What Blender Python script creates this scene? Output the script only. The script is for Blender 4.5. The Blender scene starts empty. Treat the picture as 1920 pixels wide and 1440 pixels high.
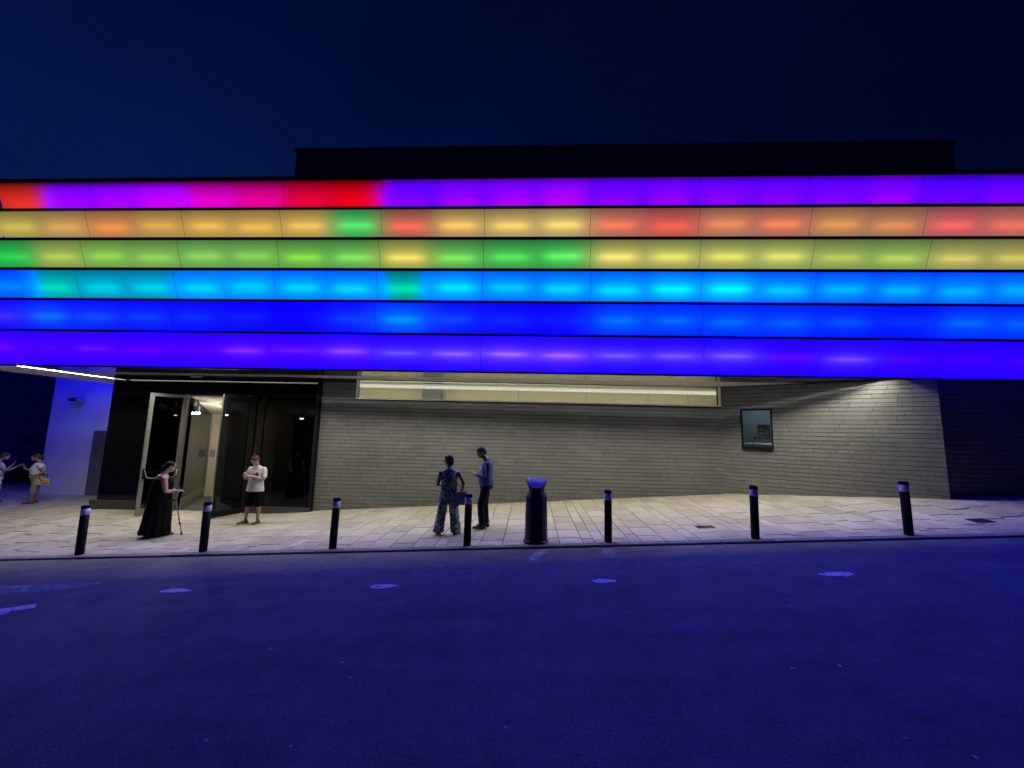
import bpy, bmesh, math, random
from mathutils import Vector, Matrix, noise
R = math.radians
random.seed(7)

# ------------------------------------------------------------------ camera
CAM_Z = 2.2
sc = bpy.context.scene
col = sc.collection
cam_data = bpy.data.cameras.new('camera')
cam_data.sensor_width = 36.0
cam_data.lens = 735.0 / 1920.0 * 36.0
cam_data.clip_start = 0.05
cam_data.clip_end = 2000
cam = bpy.data.objects.new('camera', cam_data)
col.objects.link(cam)
_p, _y, _r = R(7.0), R(2.8), R(1.3)
fw = Vector((-math.sin(_y) * math.cos(_p), math.cos(_y) * math.cos(_p), math.sin(_p)))
rt = Vector((math.cos(_y), math.sin(_y), 0))
up = rt.cross(fw)
rt2 = rt * math.cos(_r) + up * math.sin(_r)
up2 = up * math.cos(_r) - rt * math.sin(_r)
m = Matrix((rt2, up2, -fw)).transposed().to_4x4()
m.translation = Vector((0, 0, CAM_Z))
cam.matrix_world = m
sc.camera = cam

# ------------------------------------------------------------------ world: last light of dusk
world = bpy.data.worlds.new('World')
sc.world = world
world.use_nodes = True
wn = world.node_tree
wn.nodes.clear()
w_out = wn.nodes.new('ShaderNodeOutputWorld')
w_bg = wn.nodes.new('ShaderNodeBackground')
w_sky = wn.nodes.new('ShaderNodeTexSky')
w_sky.sky_type = 'NISHITA'
w_sky.sun_disc = False
w_sky.sun_elevation = R(-3.85)
w_sky.sun_rotation = R(-42)
w_sky.ozone_density = 6.0
w_mul = wn.nodes.new('ShaderNodeMix')
w_mul.data_type = 'RGBA'
w_mul.blend_type = 'MULTIPLY'
w_mul.inputs[0].default_value = 1.0
w_mul.inputs[7].default_value = (0.16, 0.98, 1.0, 1)
wn.links.new(w_sky.outputs[0], w_mul.inputs[6])
w_tc = wn.nodes.new('ShaderNodeTexCoord')
w_no = wn.nodes.new('ShaderNodeTexNoise')
w_no.inputs['Scale'].default_value = 2.4
w_no.inputs['Detail'].default_value = 5
wn.links.new(w_tc.outputs['Generated'], w_no.inputs['Vector'])
w_mr = wn.nodes.new('ShaderNodeMapRange')
w_mr.inputs['From Min'].default_value = .3
w_mr.inputs['From Max'].default_value = .7
w_mr.inputs['To Min'].default_value = .78
w_mr.inputs['To Max'].default_value = 1.14
wn.links.new(w_no.outputs[0], w_mr.inputs[0])
w_cl = wn.nodes.new('ShaderNodeVectorMath')
w_cl.operation = 'SCALE'
wn.links.new(w_mul.outputs[2], w_cl.inputs[0])
wn.links.new(w_mr.outputs[0], w_cl.inputs['Scale'])
wn.links.new(w_cl.outputs[0], w_bg.inputs[0])
w_bg.inputs[1].default_value = 1.12
wn.links.new(w_bg.outputs[0], w_out.inputs[0])

sc.view_settings.view_transform = 'Standard'
sc.view_settings.look = 'None'
sc.view_settings.exposure = 0
sc.view_settings.gamma = 1
sc.view_settings.use_curve_mapping = False
sc.render.engine = 'CYCLES'
sc.cycles.max_bounces = 8
sc.cycles.sample_clamp_indirect = 6
sc.cycles.use_denoising = True
sc.cycles.caustics_reflective = False
sc.cycles.caustics_refractive = False


# ------------------------------------------------------------------ helpers
def lin(c):
    out = []
    for v in c:
        v = v / 255.0
        out.append(v / 12.92 if v <= 0.04045 else ((v + 0.055) / 1.055) ** 2.4)
    return out


def tag(o, label=None, cat=None, group=None, kind=None):
    if label: o['label'] = label
    if cat: o['category'] = cat
    if group: o['group'] = group
    if kind: o['kind'] = kind
    return o


def empty(name, loc=(0, 0, 0), rz=0.0):
    o = bpy.data.objects.new(name, None)
    o.empty_display_size = 0.2
    col.objects.link(o)
    o.location = loc
    o.rotation_euler = (0, 0, rz)
    return o


def link(name, mesh, parent=None):
    o = bpy.data.objects.new(name, mesh)
    col.objects.link(o)
    if parent: o.parent = parent
    return o


class MB:
    """collects geometry; build() links it as one mesh object"""
    def __init__(self):
        self.v = []; self.f = []; self.mi = []; self.cur = 0

    def add(self, vs, fs):
        b = len(self.v)
        self.v += [tuple(p) for p in vs]
        self.f += [tuple(b + i for i in q) for q in fs]
        self.mi += [self.cur] * len(fs)
        return self

    def box(self, x0, x1, y0, y1, z0, z1, M=None):
        vs = [Vector(p) for p in ((x0, y0, z0), (x1, y0, z0), (x1, y1, z0), (x0, y1, z0), (x0, y0, z1), (x1, y0, z1), (x1, y1, z1), (x0, y1, z1))]
        if M: vs = [M @ p for p in vs]
        return self.add(vs, [(3, 2, 1, 0), (4, 5, 6, 7), (0, 1, 5, 4), (1, 2, 6, 5), (2, 3, 7, 6), (3, 0, 4, 7)])

    def hexa(self, p):      # eight corners, bottom loop then top loop
        return self.add(p, [(3, 2, 1, 0), (4, 5, 6, 7), (0, 1, 5, 4), (1, 2, 6, 5), (2, 3, 7, 6), (3, 0, 4, 7)])

    def quad(self, a, b, c, d):
        return self.add([a, b, c, d], [(0, 1, 2, 3)])

    def lathe(self, prof, n=24, c=(0, 0, 0), sx=1, sy=1, ph=0.0):
        vs = []; fs = []
        k = len(prof)
        for r, z in prof:
            for i in range(n):
                a = ph + 2 * math.pi * i / n
                vs.append((c[0] + r * sx * math.cos(a), c[1] + r * sy * math.sin(a), c[2] + z))
        for j in range(k - 1):
            for i in range(n):
                i2 = (i + 1) % n
                fs.append((j * n + i, j * n + i2, (j + 1) * n + i2, (j + 1) * n + i))
        fs.append(tuple(reversed(range(n))))
        fs.append(tuple((k - 1) * n + i for i in range(n)))
        return self.add(vs, fs)

    def tube(self, pts, rad, n=12, ref=None, cap=True, cape=True):
        """rad: list of r or (a, b); a along ref-ish side, b the other"""
        pts = [Vector(p) for p in pts]
        rad = [(r, r) if not isinstance(r, (tuple, list)) else r for r in rad]
        if cap:     # rounded ends
            d0 = (pts[0] - pts[1]).normalized(); d1 = (pts[-1] - pts[-2]).normalized()
            r0 = min(rad[0]); r1 = min(rad[-1])
            e_ = rad[-1]
            pts = [pts[0] + d0 * r0 * 0.75, pts[0] + d0 * r0 * 0.45] + pts + ([pts[-1] + d1 * r1 * 0.45, pts[-1] + d1 * r1 * 0.75] if cape else [])
            rad = [(rad[0][0] * .35, rad[0][1] * .35), (rad[0][0] * .8, rad[0][1] * .8)] + rad + ([(e_[0] * .8, e_[1] * .8), (e_[0] * .35, e_[1] * .35)] if cape else [])
        vs = []; fs = []
        side = None
        for i, p in enumerate(pts):
            t = (pts[min(i + 1, len(pts) - 1)] - pts[max(i - 1, 0)])
            t = t.normalized() if t.length > 1e-9 else Vector((0, 0, 1))
            if side is None:
                side = Vector(ref) if ref else (Vector((1, 0, 0)) if abs(t.x) < .8 else Vector((0, 1, 0)))
            elif ref: side = Vector(ref)
            side = side - t * side.dot(t)
            if side.length < 1e-6: side = t.orthogonal()
            side.normalize()
            b = t.cross(side)
            for k in range(n):
                a = 2 * math.pi * k / n
                vs.append(p + side * (math.cos(a) * rad[i][0]) + b * (math.sin(a) * rad[i][1]))
        K = len(pts)
        for j in range(K - 1):
            for i in range(n):
                i2 = (i + 1) % n
                fs.append((j * n + i, j * n + i2, (j + 1) * n + i2, (j + 1) * n + i))
        fs.append(tuple(reversed(range(n)))); fs.append(tuple((K - 1) * n + i for i in range(n)))
        return self.add(vs, fs)

    def ball(self, c, r, n=14, rot=None):
        if not isinstance(r, (tuple, list)): r = (r, r, r)
        vs = [(0, 0, 1)]; fs = []
        m_ = n // 2
        for j in range(1, m_):
            th = math.pi * j / m_
            for i in range(n):
                a = 2 * math.pi * i / n
                vs.append((math.sin(th) * math.cos(a), math.sin(th) * math.sin(a), math.cos(th)))
        vs.append((0, 0, -1))
        for i in range(n):
            fs.append((0, 1 + i, 1 + (i + 1) % n))
        for j in range(m_ - 2):
            for i in range(n):
                i2 = (i + 1) % n
                fs.append((1 + j * n + i, 1 + (j + 1) * n + i, 1 + (j + 1) * n + i2, 1 + j * n + i2))
        L = len(vs) - 1; b = 1 + (m_ - 2) * n
        for i in range(n):
            fs.append((L, b + (i + 1) % n, b + i))
        out = []
        for p in vs:
            q = Vector((p[0] * r[0], p[1] * r[1], p[2] * r[2]))
            if rot: q = rot @ q
            out.append(q + Vector(c))
        return self.add(out, fs)

    def mesh(self, name, mats, smooth=False):
        me = bpy.data.meshes.new(name)
        me.from_pydata(self.v, [], self.f)
        if not isinstance(mats, (list, tuple)): mats = [mats]
        for q in mats: me.materials.append(q)
        me.polygons.foreach_set('material_index', self.mi)
        if smooth: me.polygons.foreach_set('use_smooth', [True] * len(me.polygons))
        me.update()
        return me

    def build(self, name, mats, parent=None, smooth=False):
        return link(name, self.mesh(name, mats, smooth), parent)

    def fused(self, name, mat, parent=None, voxel=0.008, smooth=4):
        """closed shapes melted into one continuous surface"""
        me = self.mesh(name + '_raw', mat)
        o = bpy.data.objects.new(name, me)
        col.objects.link(o)
        r = o.modifiers.new('r', 'REMESH'); r.mode = 'VOXEL'; r.voxel_size = voxel; r.use_smooth_shade = True
        if smooth:
            s = o.modifiers.new('s', 'SMOOTH'); s.factor = 0.5; s.iterations = smooth
        dg = bpy.context.evaluated_depsgraph_get()
        ev = o.evaluated_get(dg)
        me2 = bpy.data.meshes.new_from_object(ev)
        o.modifiers.clear()
        o.data = me2
        me2.name = name
        bpy.data.meshes.remove(me)
        if not me2.materials: me2.materials.append(mat)
        me2.polygons.foreach_set('use_smooth', [True] * len(me2.polygons))
        if parent: o.parent = parent
        return o


def bevel_box_mesh(name, mat, sx, sy, sz, b):
    """box centred in x, y, top at z=0, chamfered top edge"""
    x, y = sx / 2, sy / 2
    vs = [(-x, -y, -sz), (x, -y, -sz), (x, y, -sz), (-x, y, -sz),
          (-x, -y, -b), (x, -y, -b), (x, y, -b), (-x, y, -b),
          (-x + b, -y + b, 0), (x - b, -y + b, 0), (x - b, y - b, 0), (-x + b, y - b, 0)]
    fs = [(0, 1, 5, 4), (1, 2, 6, 5), (2, 3, 7, 6), (3, 0, 4, 7), (4, 5, 9, 8), (5, 6, 10, 9), (6, 7, 11, 10), (7, 4, 8, 11), (8, 9, 10, 11)]
    me = bpy.data.meshes.new(name)
    me.from_pydata(vs, [], fs)
    me.materials.append(mat)
    return me, vs, fs


# ------------------------------------------------------------------ materials
def nm(name):
    mt = bpy.data.materials.new(name)
    mt.use_nodes = True
    nt = mt.node_tree
    return mt, nt, nt.nodes['Principled BSDF'], nt.nodes['Material Output']


def plain(name, c, rough=0.6, metal=0.0, spec=None, var=0.0, scale=8.0, bump=0.0, bscale=60.0):
    mt, nt, b, out = nm(name)
    b.inputs['Base Color'].default_value = (*c, 1)
    b.inputs['Roughness'].default_value = rough
    b.inputs['Metallic'].default_value = metal
    b.inputs['Specular IOR Level'].default_value = spec if spec is not None else (.12 if rough >= .8 else .5)
    if var or bump:
        tc = nt.nodes.new('ShaderNodeTexCoord')
    if var:
        n = nt.nodes.new('ShaderNodeTexNoise')
        n.inputs['Scale'].default_value = scale
        n.inputs['Detail'].default_value = 6
        nt.links.new(tc.outputs['Object'], n.inputs['Vector'])
        r = nt.nodes.new('ShaderNodeValToRGB')
        r.color_ramp.elements[0].position = 0.3
        r.color_ramp.elements[1].position = 0.7
        r.color_ramp.elements[0].color = (*[v * (1 - var) for v in c], 1)
        r.color_ramp.elements[1].color = (*[min(1, v * (1 + var)) for v in c], 1)
        nt.links.new(n.outputs[0], r.inputs[0])
        nt.links.new(r.outputs[0], b.inputs['Base Color'])
        rr = nt.nodes.new('ShaderNodeMapRange')
        rr.inputs['To Min'].default_value = max(0.02, rough - .1)
        rr.inputs['To Max'].default_value = min(1, rough + .1)
        nt.links.new(n.outputs[0], rr.inputs[0])
        nt.links.new(rr.outputs[0], b.inputs['Roughness'])
    if bump:
        n2 = nt.nodes.new('ShaderNodeTexNoise')
        n2.inputs['Scale'].default_value = bscale
        n2.inputs['Detail'].default_value = 4
        nt.links.new(tc.outputs['Object'], n2.inputs['Vector'])
        bp = nt.nodes.new('ShaderNodeBump')
        bp.inputs['Strength'].default_value = bump
        bp.inputs['Distance'].default_value = 0.01
        nt.links.new(n2.outputs[0], bp.inputs['Height'])
        nt.links.new(bp.outputs[0], b.inputs['Normal'])
    return mt


def emit(name, c, s):
    mt, nt, b, out = nm(name)
    nt.nodes.remove(b)
    e = nt.nodes.new('ShaderNodeEmission')
    e.inputs[0].default_value = (*c, 1)
    e.inputs[1].default_value = s
    nt.links.new(e.outputs[0], out.inputs[0])
    return mt


def glass(name, tint, fac, mul=1.0):
    """thin architectural glazing: tinted see-through plus a fresnel mirror"""
    mt, nt, b, out = nm(name)
    nt.nodes.remove(b)
    t = nt.nodes.new('ShaderNodeBsdfTransparent'); t.inputs[0].default_value = (*tint, 1)
    g = nt.nodes.new('ShaderNodeBsdfGlossy'); g.inputs['Roughness'].default_value = 0.015
    g.inputs[0].default_value = (0.85, 0.9, 1, 1)
    fr = nt.nodes.new('ShaderNodeFresnel'); fr.inputs[0].default_value = 1.5
    mu = nt.nodes.new('ShaderNodeMath'); mu.operation = 'MULTIPLY_ADD'
    mu.inputs[1].default_value = mul; mu.inputs[2].default_value = fac
    mx = nt.nodes.new('ShaderNodeMixShader')
    nt.links.new(fr.outputs[0], mu.inputs[0])
    nt.links.new(mu.outputs[0], mx.inputs[0])
    nt.links.new(t.outputs[0], mx.inputs[1])
    nt.links.new(g.outputs[0], mx.inputs[2])
    nt.links.new(mx.outputs[0], out.inputs[0])
    return mt


def asphalt_mat():
    mt, nt, b, out = nm('asphalt')
    L = nt.links.new
    geo = nt.nodes.new('ShaderNodeNewGeometry')
    def noi(s, d=6, r=.6):
        n = nt.nodes.new('ShaderNodeTexNoise')
        n.inputs['Scale'].default_value = s; n.inputs['Detail'].default_value = d; n.inputs['Roughness'].default_value = r
        L(geo.outputs['Position'], n.inputs['Vector']); return n
    big = noi(0.45); mid = noi(3.0, 8, .7); fine = noi(55.0, 3, .7)
    vor = nt.nodes.new('ShaderNodeTexVoronoi'); vor.inputs['Scale'].default_value = 70
    L(geo.outputs['Position'], vor.inputs['Vector'])
    def mix(a, b_, f):
        mm = nt.nodes.new('ShaderNodeMix'); mm.inputs[0].default_value = f
        L(a, mm.inputs[2]); L(b_, mm.inputs[3]); return mm.outputs[0]
    mp = nt.nodes.new('ShaderNodeMapping'); mp.inputs['Scale'].default_value = (.18, 1.6, 1)
    L(geo.outputs['Position'], mp.inputs[0])
    stk = nt.nodes.new('ShaderNodeTexNoise'); stk.inputs['Scale'].default_value = 1.3; stk.inputs['Detail'].default_value = 7; stk.inputs['Roughness'].default_value = .65
    L(mp.outputs[0], stk.inputs['Vector'])
    grit = noi(120.0, 2, .6)
    s = mix(mix(mix(big.outputs[0], stk.outputs[0], .5), mid.outputs[0], .35), mix(fine.outputs[0], grit.outputs[0], .5), .52)
    r = nt.nodes.new('ShaderNodeValToRGB')
    r.color_ramp.elements[0].position = .41; r.color_ramp.elements[0].color = (.042, .042, .042, 1)
    r.color_ramp.elements[1].position = .60; r.color_ramp.elements[1].color = (.235, .229, .224, 1)
    L(s, r.inputs[0])
    # pale stone chips worn bare
    chip = nt.nodes.new('ShaderNodeTexVoronoi'); chip.inputs['Scale'].default_value = 28
    L(geo.outputs['Position'], chip.inputs['Vector'])
    lt = nt.nodes.new('ShaderNodeMath'); lt.operation = 'LESS_THAN'; lt.inputs[1].default_value = 0.11
    L(chip.outputs['Distance'], lt.inputs[0])
    sepc = nt.nodes.new('ShaderNodeSeparateColor'); L(chip.outputs['Color'], sepc.inputs[0])
    gt = nt.nodes.new('ShaderNodeMath'); gt.operation = 'GREATER_THAN'; gt.inputs[1].default_value = 0.8
    L(sepc.outputs[0], gt.inputs[0])
    an = nt.nodes.new('ShaderNodeMath'); an.operation = 'MULTIPLY'
    L(lt.outputs[0], an.inputs[0]); L(gt.outputs[0], an.inputs[1])
    mxc = nt.nodes.new('ShaderNodeMix'); mxc.data_type = 'RGBA'
    L(an.outputs[0], mxc.inputs[0]); L(r.outputs[0], mxc.inputs[6]); mxc.inputs[7].default_value = (.26, .255, .25, 1)
    L(mxc.outputs[2], b.inputs['Base Color'])
    b.inputs['Roughness'].default_value = 0.78
    b.inputs['Specular IOR Level'].default_value = 0.35
    bp = nt.nodes.new('ShaderNodeBump'); bp.inputs['Strength'].default_value = .4; bp.inputs['Distance'].default_value = .005
    ad = nt.nodes.new('ShaderNodeMath'); ad.operation = 'ADD'
    L(vor.outputs['Distance'], ad.inputs[0]); L(fine.outputs[0], ad.inputs[1])
    L(ad.outputs[0], bp.inputs['Height']); L(bp.outputs[0], b.inputs['Normal'])
    return mt


def worn_mat(name, c, cut, soft, scale):
    """road paint worn through to the asphalt"""
    mt, nt, b, out = nm(name)
    L = nt.links.new
    geo = nt.nodes.new('ShaderNodeNewGeometry')
    n = nt.nodes.new('ShaderNodeTexNoise'); n.inputs['Scale'].default_value = scale; n.inputs['Detail'].default_value = 9; n.inputs['Roughness'].default_value = .72
    L(geo.outputs['Position'], n.inputs['Vector'])
    mr = nt.nodes.new('ShaderNodeMapRange'); mr.inputs['From Min'].default_value = cut; mr.inputs['From Max'].default_value = cut + soft
    L(n.outputs[0], mr.inputs[0])
    b.inputs['Base Color'].default_value = (*c, 1); b.inputs['Roughness'].default_value = .7
    t = nt.nodes.new('ShaderNodeBsdfTransparent')
    mx = nt.nodes.new('ShaderNodeMixShader')
    L(mr.outputs[0], mx.inputs[0]); L(t.outputs[0], mx.inputs[1]); L(b.outputs[0], mx.inputs[2]); L(mx.outputs[0], out.inputs[0])
    return mt


def masonry_mat(name, c0, c1, rough, scale, bump, piece=.5, grime=.35):
    """stone or brick piece: its own shade from object random / tint attribute, mottling and pores"""
    mt, nt, b, out = nm(name)
    L = nt.links.new
    geo = nt.nodes.new('ShaderNodeNewGeometry')
    oi = nt.nodes.new('ShaderNodeObjectInfo')
    at = nt.nodes.new('ShaderNodeAttribute'); at.attribute_name = 'tint'
    ad = nt.nodes.new('ShaderNodeMath'); ad.operation = 'ADD'
    L(oi.outputs['Random'], ad.inputs[0]); L(at.outputs['Fac'], ad.inputs[1])
    fr = nt.nodes.new('ShaderNodeMath'); fr.operation = 'FRACT'; L(ad.outputs[0], fr.inputs[0])
    n = nt.nodes.new('ShaderNodeTexNoise'); n.inputs['Scale'].default_value = scale; n.inputs['Detail'].default_value = 7; n.inputs['Roughness'].default_value = .65
    L(geo.outputs['Position'], n.inputs['Vector'])
    n2 = nt.nodes.new('ShaderNodeTexNoise'); n2.inputs['Scale'].default_value = .7; n2.inputs['Detail'].default_value = 5
    L(geo.outputs['Position'], n2.inputs['Vector'])
    m1 = nt.nodes.new('ShaderNodeMix'); m1.inputs[0].default_value = 1 - piece
    L(fr.outputs[0], m1.inputs[2]); L(n.outputs[0], m1.inputs[3])
    m2 = nt.nodes.new('ShaderNodeMix'); m2.inputs[0].default_value = grime
    L(m1.outputs[0], m2.inputs[2]); L(n2.outputs[0], m2.inputs[3])
    r = nt.nodes.new('ShaderNodeValToRGB')
    r.color_ramp.elements[0].position = .25; r.color_ramp.elements[0].color = (*c0, 1)
    r.color_ramp.elements[1].position = .75; r.color_ramp.elements[1].color = (*c1, 1)
    L(m2.outputs[0], r.inputs[0]); L(r.outputs[0], b.inputs['Base Color'])
    b.inputs['Roughness'].default_value = rough
    b.inputs['Specular IOR Level'].default_value = .3
    n3 = nt.nodes.new('ShaderNodeTexNoise'); n3.inputs['Scale'].default_value = 70; n3.inputs['Detail'].default_value = 4
    L(geo.outputs['Position'], n3.inputs['Vector'])
    bp = nt.nodes.new('ShaderNodeBump'); bp.inputs['Strength'].default_value = bump; bp.inputs['Distance'].default_value = .006
    L(n3.outputs[0], bp.inputs['Height']); L(bp.outputs[0], b.inputs['Normal'])
    return mt


def led_mat():
    """opal diffuser lit from behind by one LED bar per cell: glow of the box plus the bar showing through"""
    mt, nt, b, out = nm('led_diffuser')
    L = nt.links.new
    nt.nodes.remove(b)
    body = nt.nodes.new('ShaderNodeAttribute'); body.attribute_name = 'box_light'
    core = nt.nodes.new('ShaderNodeAttribute'); core.attribute_name = 'bar_light'
    hal = nt.nodes.new('ShaderNodeAttribute'); hal.attribute_name = 'halo_light'
    uv = nt.nodes.new('ShaderNodeAttribute'); uv.attribute_name = 'height'
    geo = nt.nodes.new('ShaderNodeNewGeometry')
    def mth(op, a, b_=None, c=None):
        q = nt.nodes.new('ShaderNodeMath'); q.operation = op
        for i, v in enumerate((a, b_, c)):
            if v is None: continue
            if isinstance(v, (int, float)): q.inputs[i].default_value = v
            else: L(v, q.inputs[i])
        return q.outputs[0]
    cen = nt.nodes.new('ShaderNodeAttribute'); cen.attribute_name = 'bar_height'
    wid = nt.nodes.new('ShaderNodeAttribute'); wid.attribute_name = 'bar_width'
    d = mth('DIVIDE', mth('SUBTRACT', uv.outputs['Fac'], cen.outputs['Fac']), wid.outputs['Fac'])
    d2 = mth('MULTIPLY', d, d)
    near = mth('DIVIDE', .5, mth('POWER', mth('ADD', 1.0, d2), 1.6))
    halo = mth('DIVIDE', .5, mth('POWER', mth('ADD', 1.0, mth('MULTIPLY', d2, .11)), 1.6))
    # the box is less bright at its top edge
    fad = nt.nodes.new('ShaderNodeAttribute'); fad.attribute_name = 'top_fade'
    top = mth('SUBTRACT', 1.0, mth('MULTIPLY', mth('POWER', uv.outputs['Fac'], 2.6), fad.outputs['Fac']))
    low = mth('SUBTRACT', 1.0, mth('MULTIPLY', mth('POWER', mth('SUBTRACT', 1.0, uv.outputs['Fac']), 4.0), .42))
    top = mth('MULTIPLY', top, low)
    n = nt.nodes.new('ShaderNodeTexNoise'); n.inputs['Scale'].default_value = 26; n.inputs['Detail'].default_value = 6; n.inputs['Roughness'].default_value = .75
    L(geo.outputs['Position'], n.inputs['Vector'])
    mott = mth('MULTIPLY_ADD', n.outputs[0], .5, .75)
    def sc_(c, f):
        q = nt.nodes.new('ShaderNodeVectorMath'); q.operation = 'SCALE'
        L(c, q.inputs[0]); L(f, q.inputs['Scale']); return q.outputs[0]
    va = nt.nodes.new('ShaderNodeVectorMath'); va.operation = 'ADD'
    L(sc_(body.outputs['Color'], mth('MULTIPLY', top, mott)), va.inputs[0])
    vb = nt.nodes.new('ShaderNodeVectorMath'); vb.operation = 'ADD'
    L(sc_(core.outputs['Color'], near), vb.inputs[0]); L(sc_(hal.outputs['Color'], halo), vb.inputs[1])
    L(vb.outputs[0], va.inputs[1])
    e = nt.nodes.new('ShaderNodeEmission')
    L(va.outputs[0], e.inputs[0]); e.inputs[1].default_value = 1.0
    L(e.outputs[0], out.inputs[0])
    return mt


def floral_mat():
    mt, nt, b, out = nm('floral_print')
    L = nt.links.new
    tc = nt.nodes.new('ShaderNodeTexCoord')
    mp = nt.nodes.new('ShaderNodeMapping'); mp.inputs['Scale'].default_value = (1, 1, .6)
    L(tc.outputs['Object'], mp.inputs[0])
    n = nt.nodes.new('ShaderNodeTexNoise'); n.inputs['Scale'].default_value = 15; n.inputs['Detail'].default_value = 4; n.inputs['Distortion'].default_value = 2.2
    L(mp.outputs[0], n.inputs['Vector'])
    r = nt.nodes.new('ShaderNodeValToRGB')
    e = r.color_ramp.elements
    e[0].position = .38; e[0].color = (.012, .014, .04, 1)
    e[1].position = .60; e[1].color = (.5, .52, .55, 1)
    a = e.new(.47); a.color = (.03, .07, .10, 1)
    a = e.new(.53); a.color = (.20, .27, .27, 1)
    L(n.outputs[0], r.inputs[0]); L(r.outputs[0], b.inputs['Base Color'])
    b.inputs['Roughness'].default_value = .85
    return mt


M = {}
M['asphalt'] = asphalt_mat()
M['paint'] = worn_mat('worn_road_paint', (.80, .80, .80), .34, .10, 11)
M['scuff'] = worn_mat('scuffed_road_paint', (.34, .34, .34), .48, .2, 8)
M['ghost'] = worn_mat('old_road_paint', (.50, .50, .50), .34, .34, 7)
M['slab'] = masonry_mat('paving_stone', (.275, .25, .207), (.485, .45, .378), .8, 7, .45, piece=.36, grime=.3)
M['joint'] = plain('jointing_sand', (.045, .041, .036), .95)
M['kerb'] = masonry_mat('kerb_granite', (.16, .155, .15), (.25, .24, .23), .75, 12, .4)
M['brick'] = masonry_mat('grey_brick', (.106, .108, .110), (.196, .199, .202), .82, 11, .6, piece=.26, grime=.42)
M['mortar'] = plain('mortar', (.045, .043, .04), .95)
M['dark'] = plain('dark_metal_cladding', (.012, .012, .016), .55, var=.2, scale=3)
M['roofclad'] = plain('roof_cladding', (.34, .34, .36), .6, var=.2, scale=2)
M['soffit_gloss'] = plain('polished_soffit_metal', (.42, .415, .40), .10, metal=.85, var=.04, scale=2)
M['soffit'] = plain('soffit_panel', (.66, .65, .62), .5, var=.05, scale=3)
M['soffit_white'] = plain('white_soffit_edge', (.9, .9, .88), .5)
M['blackglass'] = plain('black_spandrel_glass', (.004, .004, .006), .03, spec=.55)
M['glass'] = glass('tinted_door_glass', (.42, .43, .45), .015)
M['clear'] = glass('clear_window_glass', (.88, .9, .9), .0, .25)
M['darkglass'] = glass('dark_tinted_glass', (.13, .13, .14), .02)
M['lobbyglass'] = glass('coated_lobby_glass', (.15, .15, .155), .0, .35)
M['alu'] = plain('grey_aluminium', (.24, .235, .225), .42, metal=.5, var=.12, scale=10)
M['steel'] = plain('brushed_steel', (.5, .5, .5), .3, metal=.9)
M['black'] = plain('black_paint', (.010, .010, .011), .6, spec=.10, var=.3, scale=9)
M['blackrub'] = plain('black_rubber', (.012, .012, .013), .7)
M['plinth'] = plain('grey_plinth', (.055, .055, .06), .6, var=.15, scale=6)
M['cream'] = plain('cream_plaster', (.60, .55, .42), .8, var=.04, scale=3)
M['intwall'] = plain('interior_wall', (.30, .27, .235), .8, var=.1, scale=3)
M['intdark'] = plain('interior_dark_wall', (.05, .05, .055), .8)
M['intfloor'] = plain('interior_carpet', (.09, .085, .08), .9, var=.15, scale=30)
M['ceil'] = plain('interior_ceiling', (.7, .68, .62), .85)
M['white'] = plain('white_render', (.78, .78, .78), .85, var=.05, scale=2, bump=.25, bscale=90)
M['whitepaint'] = plain('white_frame_paint', (.75, .75, .72), .5)
M['bluegrey'] = plain('booth_wall', (.29, .34, .37), .8, var=.05, scale=2)
M['grey'] = plain('grey_sign', (.25, .25, .25), .5)
M['pilaster'] = plain('slate_pilaster', (.20, .20, .23), .7)
M['band'] = plain('reflective_band', (.92, .92, .92), .45, var=.12, scale=25)
M['bin'] = plain('bin_polymer', (.035, .035, .038), .5, var=.2, scale=12)
M['bintop'] = plain('bin_hood_steel', (.045, .045, .05), .34, metal=.6, var=.15, scale=16)
M['binstripe'] = plain('bin_black_stripe', (.008, .008, .01), .5)
M['grate'] = plain('cast_iron', (.02, .02, .022), .6, metal=.5, var=.3, scale=20)
M['led'] = led_mat()
M['strip'] = emit('led_strip_light', (1.0, .94, .755), 310.0)
M['strip_side'] = emit('led_strip_light_side', (1.0, .95, .85), 46.0)
M['strip_extra'] = emit('extra_strip_glow', (1.0, .95, .85), 20.0)
M['lamp'] = emit('lamp_lens', (1.0, .90, .72), 560.0)
M['lamp_dim'] = emit('lamp_lens_dimmed', (1.0, .88, .66), 110.0)
M['tube'] = emit('fluorescent_trough', (1.0, .95, .74), .80)
M['hidden_glow'] = emit('hidden_lamp_glow', (1.0, .93, .72), 17.0)
M['booth_fill'] = emit('booth_fill', (.66, .84, 1.0), 3.6)
M['skin'] = plain('skin', (.42, .25, .18), .55, var=.08, scale=12)
M['skin2'] = plain('skin_tanned', (.30, .175, .125), .55, var=.08, scale=12)
M['hair_dark'] = plain('dark_hair', (.012, .010, .010), .5, spec=.12, bump=.6, bscale=120)
M['hair_brown'] = plain('brown_hair', (.07, .045, .03), .55, spec=.12, bump=.6, bscale=120)
M['hair_grey'] = plain('greying_hair', (.05, .047, .045), .55, spec=.12, bump=.6, bscale=120)
M['cloth_black'] = plain('black_cloth', (.0045, .0045, .006), .9, bump=.3, bscale=40)
M['cloth_white'] = plain('white_shirt', (.60, .59, .57), .85, var=.14, scale=40, bump=.5, bscale=22)
M['cloth_tee'] = plain('white_tee', (.62, .62, .62), .85, bump=.4, bscale=25)
M['cloth_blue'] = plain('blue_shirt', (.075, .105, .23), .8, bump=.5, bscale=22)
M['cloth_navy'] = plain('dark_trousers', (.010, .011, .02), .9, bump=.4, bscale=22)
M['cloth_grey'] = plain('grey_cotton', (.25, .25, .23), .9, bump=.4, bscale=25)
M['floral'] = floral_mat()
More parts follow.
